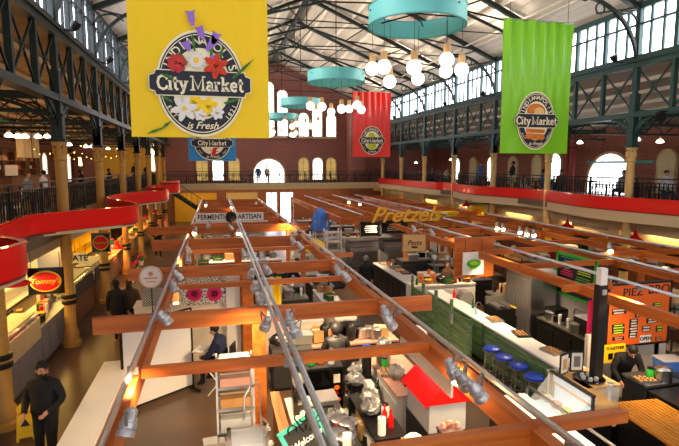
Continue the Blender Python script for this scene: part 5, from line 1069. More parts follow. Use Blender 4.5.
t = thing('back_counter_tap', 'bent steel pipe tap on the back counter', 'tap', (8.55, 10.35, .95)); MB().path([(0, 0, 0), (0, 0, .42), (.0, -.06, .48), (0, -.4, .48)], .02, 8).build('pipe', 'dull_steel', t, True); MB().lathe([(.04, 0), (.03, .04)], n=10).build('base', 'dull_steel', t)
one('prep_machine', 'black countertop machine with a white cloth and a mug on top', 'machine', [('machine_body', B(((0, 0, .2), (.45, .55, .4))), 'black'), ('white_cloth', B(((0, 0, .41), (.46, .56, .02))), 'white')], (8.5, 9.75, .95)); one('mug', 'white and black mug standing on the black countertop machine', 'mug', [('mug_body', MB().lathe([(.05, 0), (.05, .12), (.04, .12)], n=14), 'white', True), ('handle', MB().path([(.05, 0, .03), (.09, 0, .04), (.09, 0, .09), (.05, 0, .1)], .01, 6), 'black', True)], (8.5, 9.72, 1.37))
one('toaster', 'black box toaster with a red label on the back counter', 'toaster', [('case', B(((0, 0, .16), (.4, .4, .32))), 'black'), ('red_label', B(((-.21, 0, .12), (.01, .3, .16))), 'red'), ('glass_door', B(((0, -.205, .16), (.32, .01, .2))), 'dark_grey')], (8.5, 10.95, .95))
place('wrapped_bundle', 0, (8.5, 9.1, .95), .4, 'clear plastic bundle at the near end of the back counter'); place('cardboard_box', 1, (8.5, 8.8, .95), .4, 'small white carton at the very end of the back counter')
a, c = atY(594, 300, 8.95), atY(600, 335, 8.95); t = thing('pink_apron', 'hot pink apron hanging beside the black post', 'apron', (a.x, 8.95, c.z - .05)); b = MB(); b.strip([(-.13 + .26 * k / 8, .03 * sin(k * 1.5), .42) for k in range(9)], .02, .84); b.build('fabric', 'pink', t, True); B(((0, -.03, .5), (.1, .01, .12))).build('print', 'orange', t); B(((0, 0, .9), (.02, .02, .16))).build('strap', 'pink', t)

# ---- orange menu boards and black post
a = atY(601, 268, 7.3); t = thing('black_post', 'square black post with a white top in front of the orange menu boards', 'post', (a.x + .03, 7.3, 0)); B(((0, 0, (a.z - .3) / 2), (.17, .14, a.z - .3))).build('shaft', 'black', t); B(((.0, 0, a.z - .15), (.13, .12, .3))).build('white_top', 'white', t); B(((-.0, -.08, a.z - .42), (.08, .03, .09))).build('bracket', 'light_grey', t)
Ym = 8.25; a, c = atY(608.5, 285, Ym), atY(666, 341, Ym); t = thing('menu_board', 'large orange menu board headed PIEZ BBQ with small black panels', 'sign', ((a.x + c.x) / 2, Ym, c.z)); wd, hh = c.x - a.x, a.z - c.z
mat('menu_orange', (226, 98, 22), .6, var=.06); B(((0, 0, hh / 2), (wd, .05, hh))).build('board', 'menu_orange', t); B(((0, -.005, hh), (wd + .04, .07, .04)), ((-wd / 2, -.005, hh / 2), (.04, .07, hh)), ((wd / 2, -.005, hh / 2), (.04, .07, hh)), ((0, -.005, 0), (wd, .07, .04))).build('board_frame', 'black', t)
text('PIEZ', .24, 'black', t, (-wd * .12, -.03, hh * .86), bold=.0, sx=1.1); text('BBQ', .26, 'black', t, (wd * .3, -.03, hh * .88), bold=.01, sx=1.1)
def mp(px, py): q = atY(px, py, Ym); return q.x - t.location.x, q.z - t.location.z
for px, py, w_, h_, txt, m in ((617, 303, .2, .07, '', 'salmon'), (634, 305, .2, .1, '', 'offwhite'), (656, 304, .2, .08, '', 'lime'), (645, 328, .2, .12, '', 'offwhite'), (658, 328, .16, .12, '', 'lime'), (618, 311, .34, .11, '', 'offwhite'), (617, 326, .3, .1, '', 'lime'), (617, 331, .3, .1, '', 'lime'), (632, 328, .2, .4, '', 'offwhite'), (636, 315, .1, .08, 'M', 'offwhite'), (649, 314, .24, .08, '', 'green'), (651, 320, .28, .1, '', 'offwhite'), (617, 338, .28, .08, '', 'salmon'), (657, 338, .14, .07, '', 'salmon')):
    x, z = mp(px, py); o = B(((x, -.03, z), (w_, .012, h_))).build('menu_panel', 'black', t)
    if txt: text(txt, h_ * .8, m, o, (x, -.04, z), bold=.01, sx=.8)
    else:
        nr = 7 if h_ > .2 else 2; b = MB(); [b.box((x + w_ * R.uniform(-.05, .05), -.04, z + h_ * (.5 - (r_ + .5) / nr)), (w_ * R.uniform(.6, .85), .006, h_ * .5 / nr)) for r_ in range(nr)]; b.build('menu_lines', m, o)
x, z = mp(644, 338); o = B(((x, -.035, z), (.27, .012, .15))).build('open_sign', 'white', t); text('OPEN', .11, 'black', o, (x, -.045, z), bold=.015)
q = atY(616, 354, 8.0); t = thing('yellow_poster', 'mustard poster with black print below the orange menu board', 'poster', (q.x, 8.05, q.z)); B(((0, 0, 0), (.5, .03, .36))).build('board', 'yellow_sign', t); text('TOGETHER', .085, 'black', t, (0, -.02, .11), bold=.01); B(((-.1, -.02, -.05), (.1, .008, .12)), ((.03, -.02, -.05), (.08, .008, .12)), ((.14, -.02, -.05), (.06, .008, .12))).build('print_blocks', 'black', t)
struct(B(((8.4, 8.55, .72), (2.0, .1, 1.44))).build('wall_stall', 'offwhite'))
counter('steel prep counter with food pans below the orange menu board', 7.45, 8.2, 7.05, 7.6, 1.0, 'dull_steel', 'dark_grey', face='y-'); counter('grey counter with takeout bags and cups beside the steel prep counter', 8.3, 9.5, 7.0, 7.7, 1.0, 'dark_grey', 'dark_grey', face='y-')
clutter('the steel prep counter below the orange board', 7.5, 8.15, 7.1, 7.5, 1.0, ['stock_pot', 'tray', 'paper_cup_stack', 'glass_jar'], 4); clutter('the grey counter beside the steel prep counter', 8.35, 9.4, 7.05, 7.6, 1.0, ['paper_bag', 'paper_cup_stack', 'cash_register', 'bottle', 'storage_tub'], 6)
counter('dark cabinet run reaching out of the picture below the grey counter', 7.4, 9.4, 6.3, 6.95, .95, 'black', 'black', face='y-')
t = thing('slatted_counter', 'glossy bamboo slatted counter top in the bottom corner', 'counter', (6.62, 5.5, 0), radians(-4)); 
for k in range(12): B(((-.42 + .077 * k, 0, 1.0), (.068, 2.2, .04))).build('slat', 'bamboo', t) if k == 0 and 0 else None
mat('bamboo', (196, 132, 48), .25, var=.1, coat=.4); b = MB(); [b.box((-.42 + .077 * k, 0, 1.0), (.058, 2.2, .04)) for k in range(12)]; b.build('slatted_top', 'bamboo', t); B(((0, 0, .48), (.84, 2.1, .94))).build('body', 'black', t); B(((0, 0, .975), (.92, 2.18, .012))).build('backing', 'brown_wood', t)
# cold display with framed pictures
t = thing('cold_display_case', 'slanted glass cold display glowing white with salads inside', 'display case', (5.72, 6.9, 0))
B(((0, 0, .38), (.8, 1.0, .76))).build('cabinet', 'black', t); b = MB(); b.bar((-.42, -.74, .95), (-.42, .74, .95), .02, .0) if 0 else None
b = MB(); b.prism([(-.42, .78), (-.42, .84), (-.02, 1.3), (.02, 1.3), (.02, 1.27), (-.36, .82), (-.36, .78)], (0, .5, 0), (1, 0, 0), (0, 0, 1), 1.0); b.build('slanted_glass', 'glass', t)
B(((-.42, 0, .8), (.05, 1.06, .05)), ((-.0, 0, 1.3), (.06, 1.06, .04)), ((-.2, -.51, 1.05), (.5, .03, .04)), ((.0, -.51, 1.0), (.04, .04, .6)), ((0, .51, 1.0), (.04, .04, .6))).build('frame', 'dark_grey', t)
B(((-.15, 0, .8), (.46, .96, .02)), ((.06, 0, 1.03), (.02, .96, .46))).build('lit_shelf', 'glow_case', t)
for i, (y, m) in enumerate(((-.36, 'teal'), (-.12, 'lime'), (.12, 'salmon'), (.36, 'offwhite'))): MB().lathe([(.05, .82), (.1, .88), (.09, .92), (0, .93)], (-.18, y, 0), 12).build('salad_bowl', m, t, True)
B(((.28, 0, 1.1), (.5, 1.0, .04)), ((.28, 0, .9), (.44, .96, .36))).build('service_shelf', 'wood_lt', t)
for i, (px, m) in enumerate(((559, 'wood_lt'), (572, 'mid_grey'))):
    q = at(px, 358, 1.3); t = thing('framed_picture', 'black framed picture %s on the cold display' % ('leaning beside the white end panel' if i == 0 else 'leaning beside the platter'), 'picture', (6.12 + .31 * i, 7.6 + .05 * i, 1.12), radians(20 if i == 0 else -12)); B(((0, 0, .2), (.26, .02, .4))).build('picture_frame', 'black', t); B(((0, -.012, .2), (.2, .01, .33))).build('mat_board', 'white', t); B(((0, -.02, .2), (.12, .006, .2))).build('print', m, t)
counter('wood-topped shelf counter carrying the platter of glasses', 6.14, 6.8, 7.0, 7.72, 1.12, 'wood_lt', 'offwhite')
t = thing('platter', 'round black platter with upturned glasses on the cold display', 'platter', (6.42, 7.3, 1.12)); MB().lathe([(0, .01), (.2, .012), (.26, .04), (.27, .035), (.2, 0), (0, 0)], n=28).build('dish', 'gloss_black', t, True)
for k in range(6): a = k * 1.05; MB().lathe([(.035, .015), (.04, .07), (.01, .09)], (.12 * cos(a), .12 * sin(a), 0), 10).build('glass_cup', 'light_grey', t, True)
one('cup_stack', 'tall stack of clear plastic cups next to the black post', 'cups', [('cup', MB().lathe([(.035, 0), (.05, .3), (.04, .3)], n=14), 'light_grey', True), ('cup_lip', MB().ring((0, 0, .28), .045, .056, 0, .02, 14), 'white')], (6.62, 6.95, 1.0) if 0 else (6.15, 6.52, 1.12))
counter('white topped counter left of the glowing cold display', 4.45, 5.1, 5.2, 7.3, 1.0, 'white', 'dark_grey'); counter('narrow white shelf counter at the bottom edge under the near beam', 3.75, 4.3, 3.9, 5.6, 1.0, 'offwhite', 'dark_grey')
t = thing('steel_rail', 'round steel handrail in front of the glowing cold display', 'rail', (5.22, 5.9, 0)); MB().path([(0, 1.5, 0), (0, 1.5, 1.05), (0, 1.44, 1.1), (0, -1.5, 1.1), (0, -1.56, 1.05), (0, -1.56, 0)], .025, 8).build('handrail', 'steel', t, True); MB().lathe([(.05, 0), (.05, .02)], (0, 1.5, 0), 10).build('flange', 'steel', t)

# ---- stalls under the dim cafe gallery ----------------------------------
mat('counter_stone', (122, 118, 122), .5, var=.15, scale=3)
counter('long grey-fronted food counter running up the aisle past the yellow columns', -5.1, -4.28, 13.25, 16.3, 1.0, 'dull_steel', 'counter_stone', n=5, face='x+'); counter('grey-fronted counter nearest the camera before the yellow-lit food case', -5.1, -4.28, 6.0, 9.25, 1.0, 'wood_lt', 'counter_stone', n=3, face='x+')
deli('second yellow-lit food case next to the red lamp', -4.6, 12.2, 1.9, .7, -pi / 2, 'counter_stone', 'cream_trim', 1.4)
deli('food case full of yellow-lit dishes at the near end of the grey counter', -4.6, 10.2, 1.9, .7, -pi / 2, 'counter_stone', 'cream_trim', 1.45)
clutter('the grey-fronted food counter', -5.0, -4.45, 13.4, 16.1, 1.0, FOOD + ['cash_register', 'paper_cup_stack', 'coffee_urn'], 12)
deli('dark glass deli case beyond the grey-fronted counter', -4.7, 17.7, 2.2, .8, -pi / 2, 'brown_wood', 'dark_grey', 1.35)
deli('second dark glass deli case next along the aisle', -4.7, 20.2, 2.2, .8, -pi / 2, 'brown_wood', 'dark_grey', 1.35)
counter('tan wooden market counter near the man in the aisle', -5.2, -4.4, 22.0, 27.5, 1.05, 'wood_lt', 'tan_wood', n=6, face='x+'); clutter('the tan wooden market counter', -5.1, -4.5, 22.1, 27.4, 1.06, FOOD + ['flower_pot'], 12)
counter('far wooden counter past the man in the aisle', -5.2, -4.4, 28.5, 37, 1.05, 'wood_lt', 'tan_wood', n=8, face='x+'); clutter('the far wooden counter past the man in the aisle', -5.1, -4.5, 28.6, 36.8, 1.06, FOOD + ['flower_pot'], 12)
for i, (px, py) in enumerate(((122, 262), (127, 265), (133, 262), (119, 256), (131, 271))): q = at(px, py, .5); place('flower_pot', 0, (max(q.x, -3.75), q.y, 0), i, 'white pot of flowers on the aisle floor by the deli cases, %s' % ordn[i], 'aisle flower pots')
for i, (y0, y1, m, nm) in enumerate(((6, 12, 'brown_wood', 'dark shelving'), (12.4, 16.5, 'brown_wood', 'wooden shelving'), (17.4, 21.5, 'white', 'white wall shelving'), (22, 28, 'yellow_sign', 'yellow wall shelving'), (28.6, 36, 'yellow_sign', 'farther yellow shelving'))):
    t = thing('wall_shelving', '%s with goods at the back of the aisle stalls, %s up the aisle' % (nm, ordn[i]), 'shelving', (-7.2, (y0 + y1) / 2, 0)); L = y1 - y0
    B(((-.2, 0, 1.25), (.04, L, 2.5)), ((0, -L / 2, 1.25), (.4, .04, 2.5)), ((0, L / 2, 1.25), (.4, .04, 2.5))).build('carcass', m, t)
    for z in (.1, .7, 1.25, 1.8, 2.35): B(((0, 0, z), (.4, L, .04))).build('shelf', m, t)
    clutter('the %s, %s up the aisle' % (nm, ordn[i]), -7.3, -7.05, y0 + .2, y1 - .2, 1.28, ['glass_jar', 'bottle', 'storage_tub', 'paper_bag', 'cardboard_box'], 8); clutter('the upper row of %s, %s up the aisle' % (nm, ordn[i]), -7.3, -7.05, y0 + .2, y1 - .2, 1.83, ['glass_jar', 'bottle', 'basket', 'paper_bag', 'cardboard_box'], 7)
    B(((.28, 0, 2.56), (.1, L * .9, .06))).build('light_strip', 'glow_strip', t); light('AREA', 'stall_light', (-6.0, (y0 + y1) / 2, 2.95), 150, (255, 206, 110), 2.2)
for i, (px, py) in enumerate(((132, 204), (140, 206), (148, 203), (156, 205), (128, 216), (137, 218), (150, 214))):
    q = atX(px, py, -4.6); t = thing('menu_sheet', 'white menu sheet above the far aisle counter, %s in the row' % ordn[i], 'menu', (-4.62, q.y, q.z), pi / 2, 'far aisle menu sheets'); B(((0, 0, 0), (.9, .02, .7))).build('sheet', 'paper', t); B(*[((0, -.015 * 0 + .015, .22 - .1 * k), (.7, .006, .03)) for k in range(5)]).build('printed_lines', 'dark_grey', t)
b = MB(); b.b2((-5.6, 17.2, 0), (-5.5, 20.2, 2.5)); struct(b.build('wall_stall', 'white'))
t = thing('caution_sign', 'yellow wet floor caution board beside the man in black', 'sign', at(27, 438, 0), radians(12))
b = MB()
for s in (-1, 1): b.prism([(-.15, 0), (-.11, 0), (-.1, .06), (.1, .06), (.11, 0), (.15, 0), (.12, .62), (.05, .68), (-.05, .68), (-.12, .62)], (0, s * .1, 0), (1, 0, 0), V((0, -s * .13, 1)), .012)
b.build('a_frame_panel', 'yellow_sign', t); b = MB(); b.prism([(-.075, 0), (.075, 0), (0, .13)], (0, -.085, .27), (1, 0, 0), V((0, .13, 1)), -.006); b.build('warning_triangle', 'black', t); o = text('CAUTION', .06, 'red', t, (0, -.048, .5), (radians(83), 0, 0), .02); B(((0, -.062, .2), (.1, .004, .02))).build('caption', 'red', t)

# ---- far middle stalls: rows of counters under the far frames
for i, (x0, x1, y, m, b_) in enumerate(((-.8, 2.5, 18.2, 'light_grey', 'green_dk'), (-.8, 2.6, 20.8, 'white', 'brown_wood'), (-.8, 2.6, 23.6, 'dull_steel', 'brown_wood'), (-.8, 2.6, 26.6, 'white', 'dark_grey'), (-.8, 2.6, 29.6, 'dull_steel', 'offwhite'), (-.8, 2.6, 33, 'white', 'brown_wood'))):
    wh = 'the %s cross counter beyond the flower stall' % ordn[i]
    counter('cross counter beyond the flower stall, %s of six going away' % ordn[i], x0, x1, y, y + .7, 1.0, m, b_, face='y-'); clutter(wh, x0 + .1, x1 - .1, y + .1, y + .6, 1.0, FOOD + KIT, 7)
for i, (x0, x1, y, m, b_) in enumerate(((7.2, 9.4, 16.4, 'white', 'brown_wood'), (7.4, 9.6, 19.2, 'dull_steel', 'dark_grey'), (5.6, 9.4, 26.2, 'white', 'offwhite'), (5.6, 9.4, 28, 'dull_steel', 'brown_wood'), (5.6, 9.4, 31.5, 'white', 'dark_grey'), (5.6, 9.4, 35, 'white', 'brown_wood'))):
    counter('cross counter in the bay behind the golden script sign row, %s of six' % ordn[i], x0, x1, y, y + .7, 1.0, m, b_, face='y-'); clutter('the %s cross counter of the golden script sign row' % ordn[i], x0 + .1, x1 - .1, y + .1, y + .6, 1.0, FOOD + KIT, 7)
for i, (y0, y1, m, b_) in enumerate(((8.6, 12.5, 'dark_grey', 'brown_wood'), (13.2, 17.2, 'white', 'dark_grey'), (18, 22.5, 'wood_lt', 'brown_wood'), (23.5, 28.5, 'white', 'offwhite'), (29.5, 36.5, 'dull_steel', 'brown_wood'))):
    counter('counter beside the bright gallery columns, %s going away' % ordn[i], 12.0, 12.8, y0, y1, 1.05, m, b_); clutter('the %s counter beside the bright gallery columns' % ordn[i], 12.1, 12.7, y0 + .1, y1 - .1, 1.06, FOOD + KIT, 10)
for i, (x, y) in enumerate(((10.6, 10.5), (10.6, 13.0), (10.6, 16), (10.5, 24), (10.5, 28))):
    place('cardboard_box', i, (x, y, 0), .2, 'carton on the floor between the two long right-hand timber frames, %s' % ordn[i], 'floor cartons')
# white folding chairs, blue tarp
tq = atY(320, 203, 24.5); t = thing('tarp_cover', 'crumpled blue tarp draped over a tall display stand', 'tarp', (tq.x, 24.5, 0)); B(*[((sx * .3, sy * .3, 1.1), (.05, .05, 2.2)) for sx in (-1, 1) for sy in (-1, 1)], ((0, 0, 1.5), (.66, .66, .04)), ((0, 0, .8), (.66, .66, .04))).build('stand', 'white', t)
b = MB(); b.lathe([(.5, 1.75), (.46, 1.95), (.42, 2.3), (.3, 2.62), (.1, 2.8), (0, 2.8)], n=11); b.v = [(x + .05 * sin(z * 17 + y * 9), y + .05 * sin(x * 21), z + .05 * sin(x * 13 + y * 11)) for x, y, z in b.v]; b.build('draped_sheet', 'sky_blue', t, True)
def rackw(label, x, y):
    t = thing('white_rack', label, 'rack', (x, y, 0)); B(*[((sx * .35, sy * .3, .95), (.07, .05, 1.9)) for sx in (-1, 1) for sy in (-1, 1)]).build('frame', 'white', t)
    for z in (.4, .85, 1.3, 1.75): B(((0, 0, z), (.7, .6, .04))).build('shelf', 'offwhite', t)
rackw('white open rack just left of the blue tarp', tq.x - 1.3, 24.0); rackw('white open rack just right of the blue tarp', tq.x + .35, 23.2); rackw('white open rack nearest the yellow oval sign', tq.x - 1.2, 22.4)

# ---- stalls under the bright gallery
for i, (y0, y1, m, c2) in enumerate(((6, 11.5, 'yellow_sign', 'dark_grey'), (12, 16.5, 'brown_wood', 'brown_wood'), (17, 21, 'offwhite', 'dark_red'), (21.5, 26, 'green_dk', 'brown_wood'), (26.5, 32, 'white', 'green_dk'), (32.5, 38, 'brown_wood', 'offwhite'))):
    t = thing('wall_shelving', 'shelving with goods at the back under the bright gallery, %s going away' % ordn[i], 'shelving', (18.2, (y0 + y1) / 2, 0)); L = y1 - y0
    B(((.2, 0, 1.2), (.04, L, 2.4)), ((0, -L / 2, 1.2), (.4, .04, 2.4)), ((0, L / 2, 1.2), (.4, .04, 2.4))).build('carcass', m, t)
    for z in (.1, .7, 1.25, 1.8): B(((0, 0, z), (.4, L, .04))).build('shelf', c2, t)
    B(((-.25, 0, 2.42), (.08, L * .95, .06))).build('light_strip', 'glow_strip', t)
    clutter('the shelving under the bright gallery, %s going away' % ordn[i], 18.05, 18.3, y0 + .2, y1 - .2, 1.28, ['glass_jar', 'bottle', 'storage_tub', 'basket', 'cardboard_box'], 8); clutter('the upper shelf under the bright gallery, %s going away' % ordn[i], 18.05, 18.3, y0 + .2, y1 - .2, 1.83, ['glass_jar', 'bottle', 'crate', 'cardboard_box'], 7)
    counter('counter under the bright gallery fascia, %s going away' % ordn[i], 14.9, 15.7, y0 + .3, y1 - .3, 1.1, 'white' if i % 2 else 'wood_lt', c2, face='x-'); clutter('the counter under the bright gallery fascia, %s going away' % ordn[i], 15.0, 15.6, y0 + .4, y1 - .4, 1.1, FOOD + KIT + ['flower_pot'], 9)
    light('AREA', 'stall_light', (16.6, (y0 + y1) / 2, 2.45), 190, (255, 214, 140), 2.2)
for i, (px, py, w_, h_) in enumerate(((434, 211, .9, .75), (442, 212, .9, .75), (463, 214, 1.0, .8), (475, 216, 1.0, .8), (448, 212, .6, .7))):
    q = atX(px, py, 14.75); t = thing('menu_sheet', 'white printed sheet hanging under the red fascia beyond the script sign, %s' % ordn[i], 'menu', (14.78, q.y, q.z), -pi / 2 * 1, 'sheets under the fascia'); B(((0, 0, 0), (w_, .02, h_))).build('sheet', 'paper', t); B(*[((0, -.015, .25 - .1 * k), (w_ * .8, .006, .03)) for k in range(6)]).build('printed_lines', 'mid_grey', t)
q = atX(553, 240, 14.3); t = thing('round_sign', 'round yellow sign with a red rim hanging below the green banner', 'sign', (q.x - .4, q.y, q.z - .05), -radians(35)); MB().prism(circ(.34, 28), (0, 0, 0), (1, 0, 0), (0, 0, 1), .04).build('disc', 'yellow_sign', t); b = MB(); b.ring((0, 0, 0), .3, .36, 0, .05, 28); b.v = [(x, -z, y) for x, y, z in b.v]; b.build('rim', 'dark_red', t); MB().tube((0, 0, .34), (0, 0, .8), .01).build('hanger', 'black_iron', t)
q = atX(487, 212, 14.4); t = thing('hanging_sign', 'yellow patterned square sign on a black iron bracket', 'sign', (13.7, q.y, 2.35), 0); B(((0, 0, 0), (1.0, .05, .75))).build('board', 'yellow_sign', t); b = MB(); petal(b, (0, 0), .02, 8, .28, .12, -.04); b.build('motif', 'orange', t); B(((.1, 0, .5), (1.5, .04, .04)), ((.82, 0, .35), (.04, .04, .5))).build('iron_bracket', 'black_iron', t)
q = at(446, 213, 2.6); t = thing('yellow_stand', 'bright yellow kiosk box just after the script sign', 'kiosk', (q.x, q.y, 1.9)); B(((0, 0, .35), (.9, .5, .6))).build('kiosk_body', 'yellow_sign', t); B(((0, 0, .72), (1.1, .6, .1))).build('canopy_lid', 'yellow', t); B(((-.4, 0, -.95), (.05, .05, 1.9)), ((.4, 0, -.95), (.05, .05, 1.9))).build('leg', 'black_iron', t)
B_ = B(((15.2, atX(598, 207, 15).y, 2.55), (.7, 2.6, .5))); t = thing('air_duct', 'pale boxed air duct with a grille under the bright gallery', 'duct', (0, 0, 0)); B_.build('duct_body', 'shade_cream', t); B(*[((14.84, atX(598, 207, 15).y, 2.42 + .07 * k), (.02, 1.6, .03)) for k in range(5)]).build('grille', 'dark_grey', t)
for i, y in enumerate((9, 13.5, 18, 22.5, 27, 31.5, 36)): one('bulkhead_lamp', 'long yellow strip lamp under the bright gallery soffit, %s going away' % ordn[i], 'lamp', [('tube', B(((0, 0, 0), (.06, 3.8, .05))), 'glow_strip'), ('housing', B(((.06, 0, .02), (.05, 3.9, .1))), 'offwhite')], (16.52, y, 2.0), 0, 'soffit strip lamps')

# ---- gallery furniture
tb = thing('bistro_table', '', 'table'); MB().lathe([(.36, .72), (.37, .74), (.36, .76), (0, .76)], n=20).build('tabletop', 'dark_grey', tb, True); MB().tube((0, 0, .02), (0, 0, .72), .035).build('pedestal', 'black_iron', tb); MB().lathe([(.24, 0), (.24, .02), (.05, .05)], n=16).build('base', 'black_iron', tb)
chr_ = thing('bistro_chair', '', 'chair'); MB().lathe([(.19, .43), (.2, .45), (.19, .47), (0, .47)], n=16).build('seat', 'black', chr_, True)
for k, (sx, sy) in enumerate(((-1, -1), (1, -1), (-1, 1), (1, 1))): MB().tube((sx * .14, sy * .14, .44), (sx * .19, sy * .19, 0), .013, 6).build('leg', 'black_iron', chr_)
b = MB(); b.path([(-.19, -.18, .44), (-.2, -.23, .75), (-.12, -.25, .9), (0, -.26, .94), (.12, -.25, .9), (.2, -.23, .75), (.19, -.18, .44)], .013, 6); b.path([(-.1, -.2, .46), (-.1, -.25, .8), (0, -.26, .87), (.1, -.25, .8), (.1, -.2, .46)], .009, 5); b.path([(.07 * cos(a), -.24, .68 + .07 * sin(a)) for a in [2 * pi * i / 10 for i in range(10)]], .008, 4, True); b.build('backrest', 'black_iron', chr_)
wch = thing('bistro_chair', '', 'chair'); MB().lathe([(.19, .43), (.2, .45), (.19, .47), (0, .47)], n=16).build('seat', 'offwhite', wch, True); [MB().tube((sx * .14, sy * .14, .44), (sx * .19, sy * .19, 0), .013, 6).build('leg', 'white', wch) for sx in (-1, 1) for sy in (-1, 1)]
b = MB(); b.path([(-.19, -.18, .44), (-.2, -.23, .75), (-.12, -.25, .9), (0, -.26, .94), (.12, -.25, .9), (.2, -.23, .75), (.19, -.18, .44)], .014, 6); [b.bar((x, -.2, .46), (x, -.25, .86), .015, .01) for x in (-.1, 0, .1)]; b.build('backrest', 'white', wch)
def setof(x, y, wh, i, ch=None):
    put(tb, (x, y, ZM), 0, 'round dark cafe table on %s, %s going away' % (wh, ordn[i]), 'cafe tables on ' + wh)
    for k, a in enumerate((.3, pi + .2)):
        put(ch or chr_, (x + .62 * cos(a), y + .62 * sin(a), ZM), a + pi / 2, '%s cafe chair on %s, %s side of table %s' % ('white' if ch else 'black iron', wh, ('hall', 'wall')[(k + (x > 0)) % 2], ordn[i]), 'cafe chairs on ' + wh)
for i in range(12): setof(15.8 + (.3 if i % 2 else 0), 10.6 + 2.45 * i, 'the bright gallery', i, wch if i in (5, 8) else None)
for i in range(8): setof(18.4, 13 + 2.9 * i, 'the inner bright gallery', i)
for i in range(10): setof(-5.6 - (.3 if i % 2 else 0), 12.2 + 2.6 * i, 'the dim gallery', i, wch if i in (1,) else None)
for i in range(7): setof(-1.6 + 2.2 * i + (1.2 if i > 2 else 0), YF + 1.7, 'the end gallery', i)
# cafe bar, hanging cream panels, round lamp and yellow wall on the dim gallery
t = thing('bar_shelving', 'dark back bar with rows of bottles on the cafe gallery', 'shelving', (-10.7, 30.6, ZM)); B(((-.15, 0, 1.2), (.06, 6.4, 2.4)), *[((0, -3.2 + 1.6 * k, 1.2), (.36, .06, 2.4)) for k in range(5)]).build('carcass', 'brown_wood', t)
for z in (.9, 1.35, 1.8, 2.3): B(((0, 0, z), (.36, 6.4, .04))).build('shelf', 'brown_wood', t)
clutter('the back bar of the cafe gallery', -10.8, -10.55, 27.6, 33.6, ZM + 1.37, ['bottle', 'glass_jar', 'paper_cup_stack'], 16); clutter('the upper shelf of the cafe back bar', -10.8, -10.55, 27.6, 33.6, ZM + 1.82, ['bottle', 'glass_jar', 'cardboard_box'], 14)
t = thing('bar_counter', 'dark cafe bar counter on the dim gallery', 'counter', (-9.3, 28.5, ZM)); B(((0, 0, 1.05), (.6, 5.6, .05))).build('worktop', 'dark_grey', t); B(((0, 0, .52), (.5, 5.4, 1.02))).build('body', 'brown_wood', t)
t = thing('price_card', 'white menu card standing on the cafe bar counter', 'card', (-9.15, 26.1, ZM + 1.08), .2); B(((0, 0, .25), (.5, .02, .5))).build('card_face', 'paper', t); B(((0, .03, .01), (.5, .08, .02))).build('card_foot', 'black', t)
for i, px in enumerate((20.5, 28, 36)):
    q = atX(px, 150, -8.6); t = thing('fabric_panel', 'tan fabric panel hanging over the cafe tables, %s of three' % ordn[i], 'panel', (-8.6, q.y, 5.35), pi / 2 * .8, 'tan hanging panels'); b = MB(); b.strip([(-.25 + .5 * k / 8, .03 * sin(k * 1.9), .55) for k in range(9)], .02, 1.2); b.build('fabric', 'cream_trim', t, True); MB().tube((-.28, 0, 1.16), (.28, 0, 1.16), .015).build('rod', 'black_iron', t)
q = atX(81, 165, -7.6); t = thing('round_lamp', 'pale glowing fan-shaped lamp on the cafe gallery', 'lamp', (-7.6, q.y, ZM)); b = MB(); b.prism([(.5 * cos(pi * k / 16), .5 * sin(pi * k / 16)) for k in range(17)], (0, 0, q.z - ZM - .05), V((.35, -.94, 0)) * 1, (0, 0, 1), .06); mat('glow_soft', (255, 236, 190), .5, emit=2.2, ecol=(255, 226, 160)); b.build('fan_shade', 'glow_soft', t); MB().tube((0, 0, 0), (0, 0, q.z - ZM - .05), .02).build('stem', 'black_iron', t); MB().lathe([(.2, 0), (.2, .03)], n=16).build('base', 'black_iron', t)
mat('yellow_wall', (226, 178, 60), .7, var=.05); struct(B(((-7.0, YW - .1, ZM + 1.65), (5.4, .1, 3.3))).build('wall_painted', 'yellow_wall'))
for i, px in enumerate((153,)): one('wall_panel_light', 'tall narrow glowing light strip on the yellow end wall', 'lamp', [('diffuser', B(((0, 0, 0), (.28, .06, 2.3))), 'glow_soft'), ('backplate', B(((0, .04, 0), (.36, .03, 2.4))), 'white')], (-5.2, YW - .22, ZM + 2.2))
for i, (y, z) in enumerate(((14, 2.8), (19, 2.8), (24, 2.8), (30, 2.8), (36, 2.8), (41, 2.8))): light('POINT', 'gallery_light', (-7.2, y, ZM + z - .6), 55, (255, 190, 110), .25)
for i in range(3):
    y0 = 13 + 9 * i; t = thing('string_lights', 'strand of tiny fairy lights under the dim gallery roof, %s going away' % ordn[i], 'lights'); pts = [(-5.2 - 2.5 * k / 24 * 2, y0 + 8 * k / 24, 5.75 - .35 * sin(pi * (k % 8) / 8)) for k in range(25)]; MB().path(pts, .006, 4).build('wire', 'black_iron', t); b = MB(); [b.ball((p[0], p[1], p[2] - .04), .022, 6) for p in pts[::2]]; tag(b.build('bulbs', 'glow_strip', t), kind='stuff')
tq = thing('teal_awning_bar', 'teal horizontal light bar hanging over the cafe gallery', 'light bar', (-7.5, 20.5, 6.55)); B(((0, 0, 0), (.12, 3.4, .1))).build('bar_body', 'green_dk', tq); MB().tube((0, 1, 0), (0, 1, .5), .01).tube((0, -1, 0), (0, -1, .5), .01).build('hanger', 'black_iron', tq)
q = atX(618, 162, 18.5); tq = thing('teal_awning_bar', 'teal horizontal light bar hanging before the big brick arch', 'light bar', (18.5, q.y, q.z)); B(((0, 0, 0), (.12, 4.0, .1))).build('bar_body', 'teal', tq); MB().tube((0, 1, 0), (0, 1, 1.9), .01).tube((0, -1, 0), (0, -1, 1.9), .01).build('hanger', 'black_iron', tq)
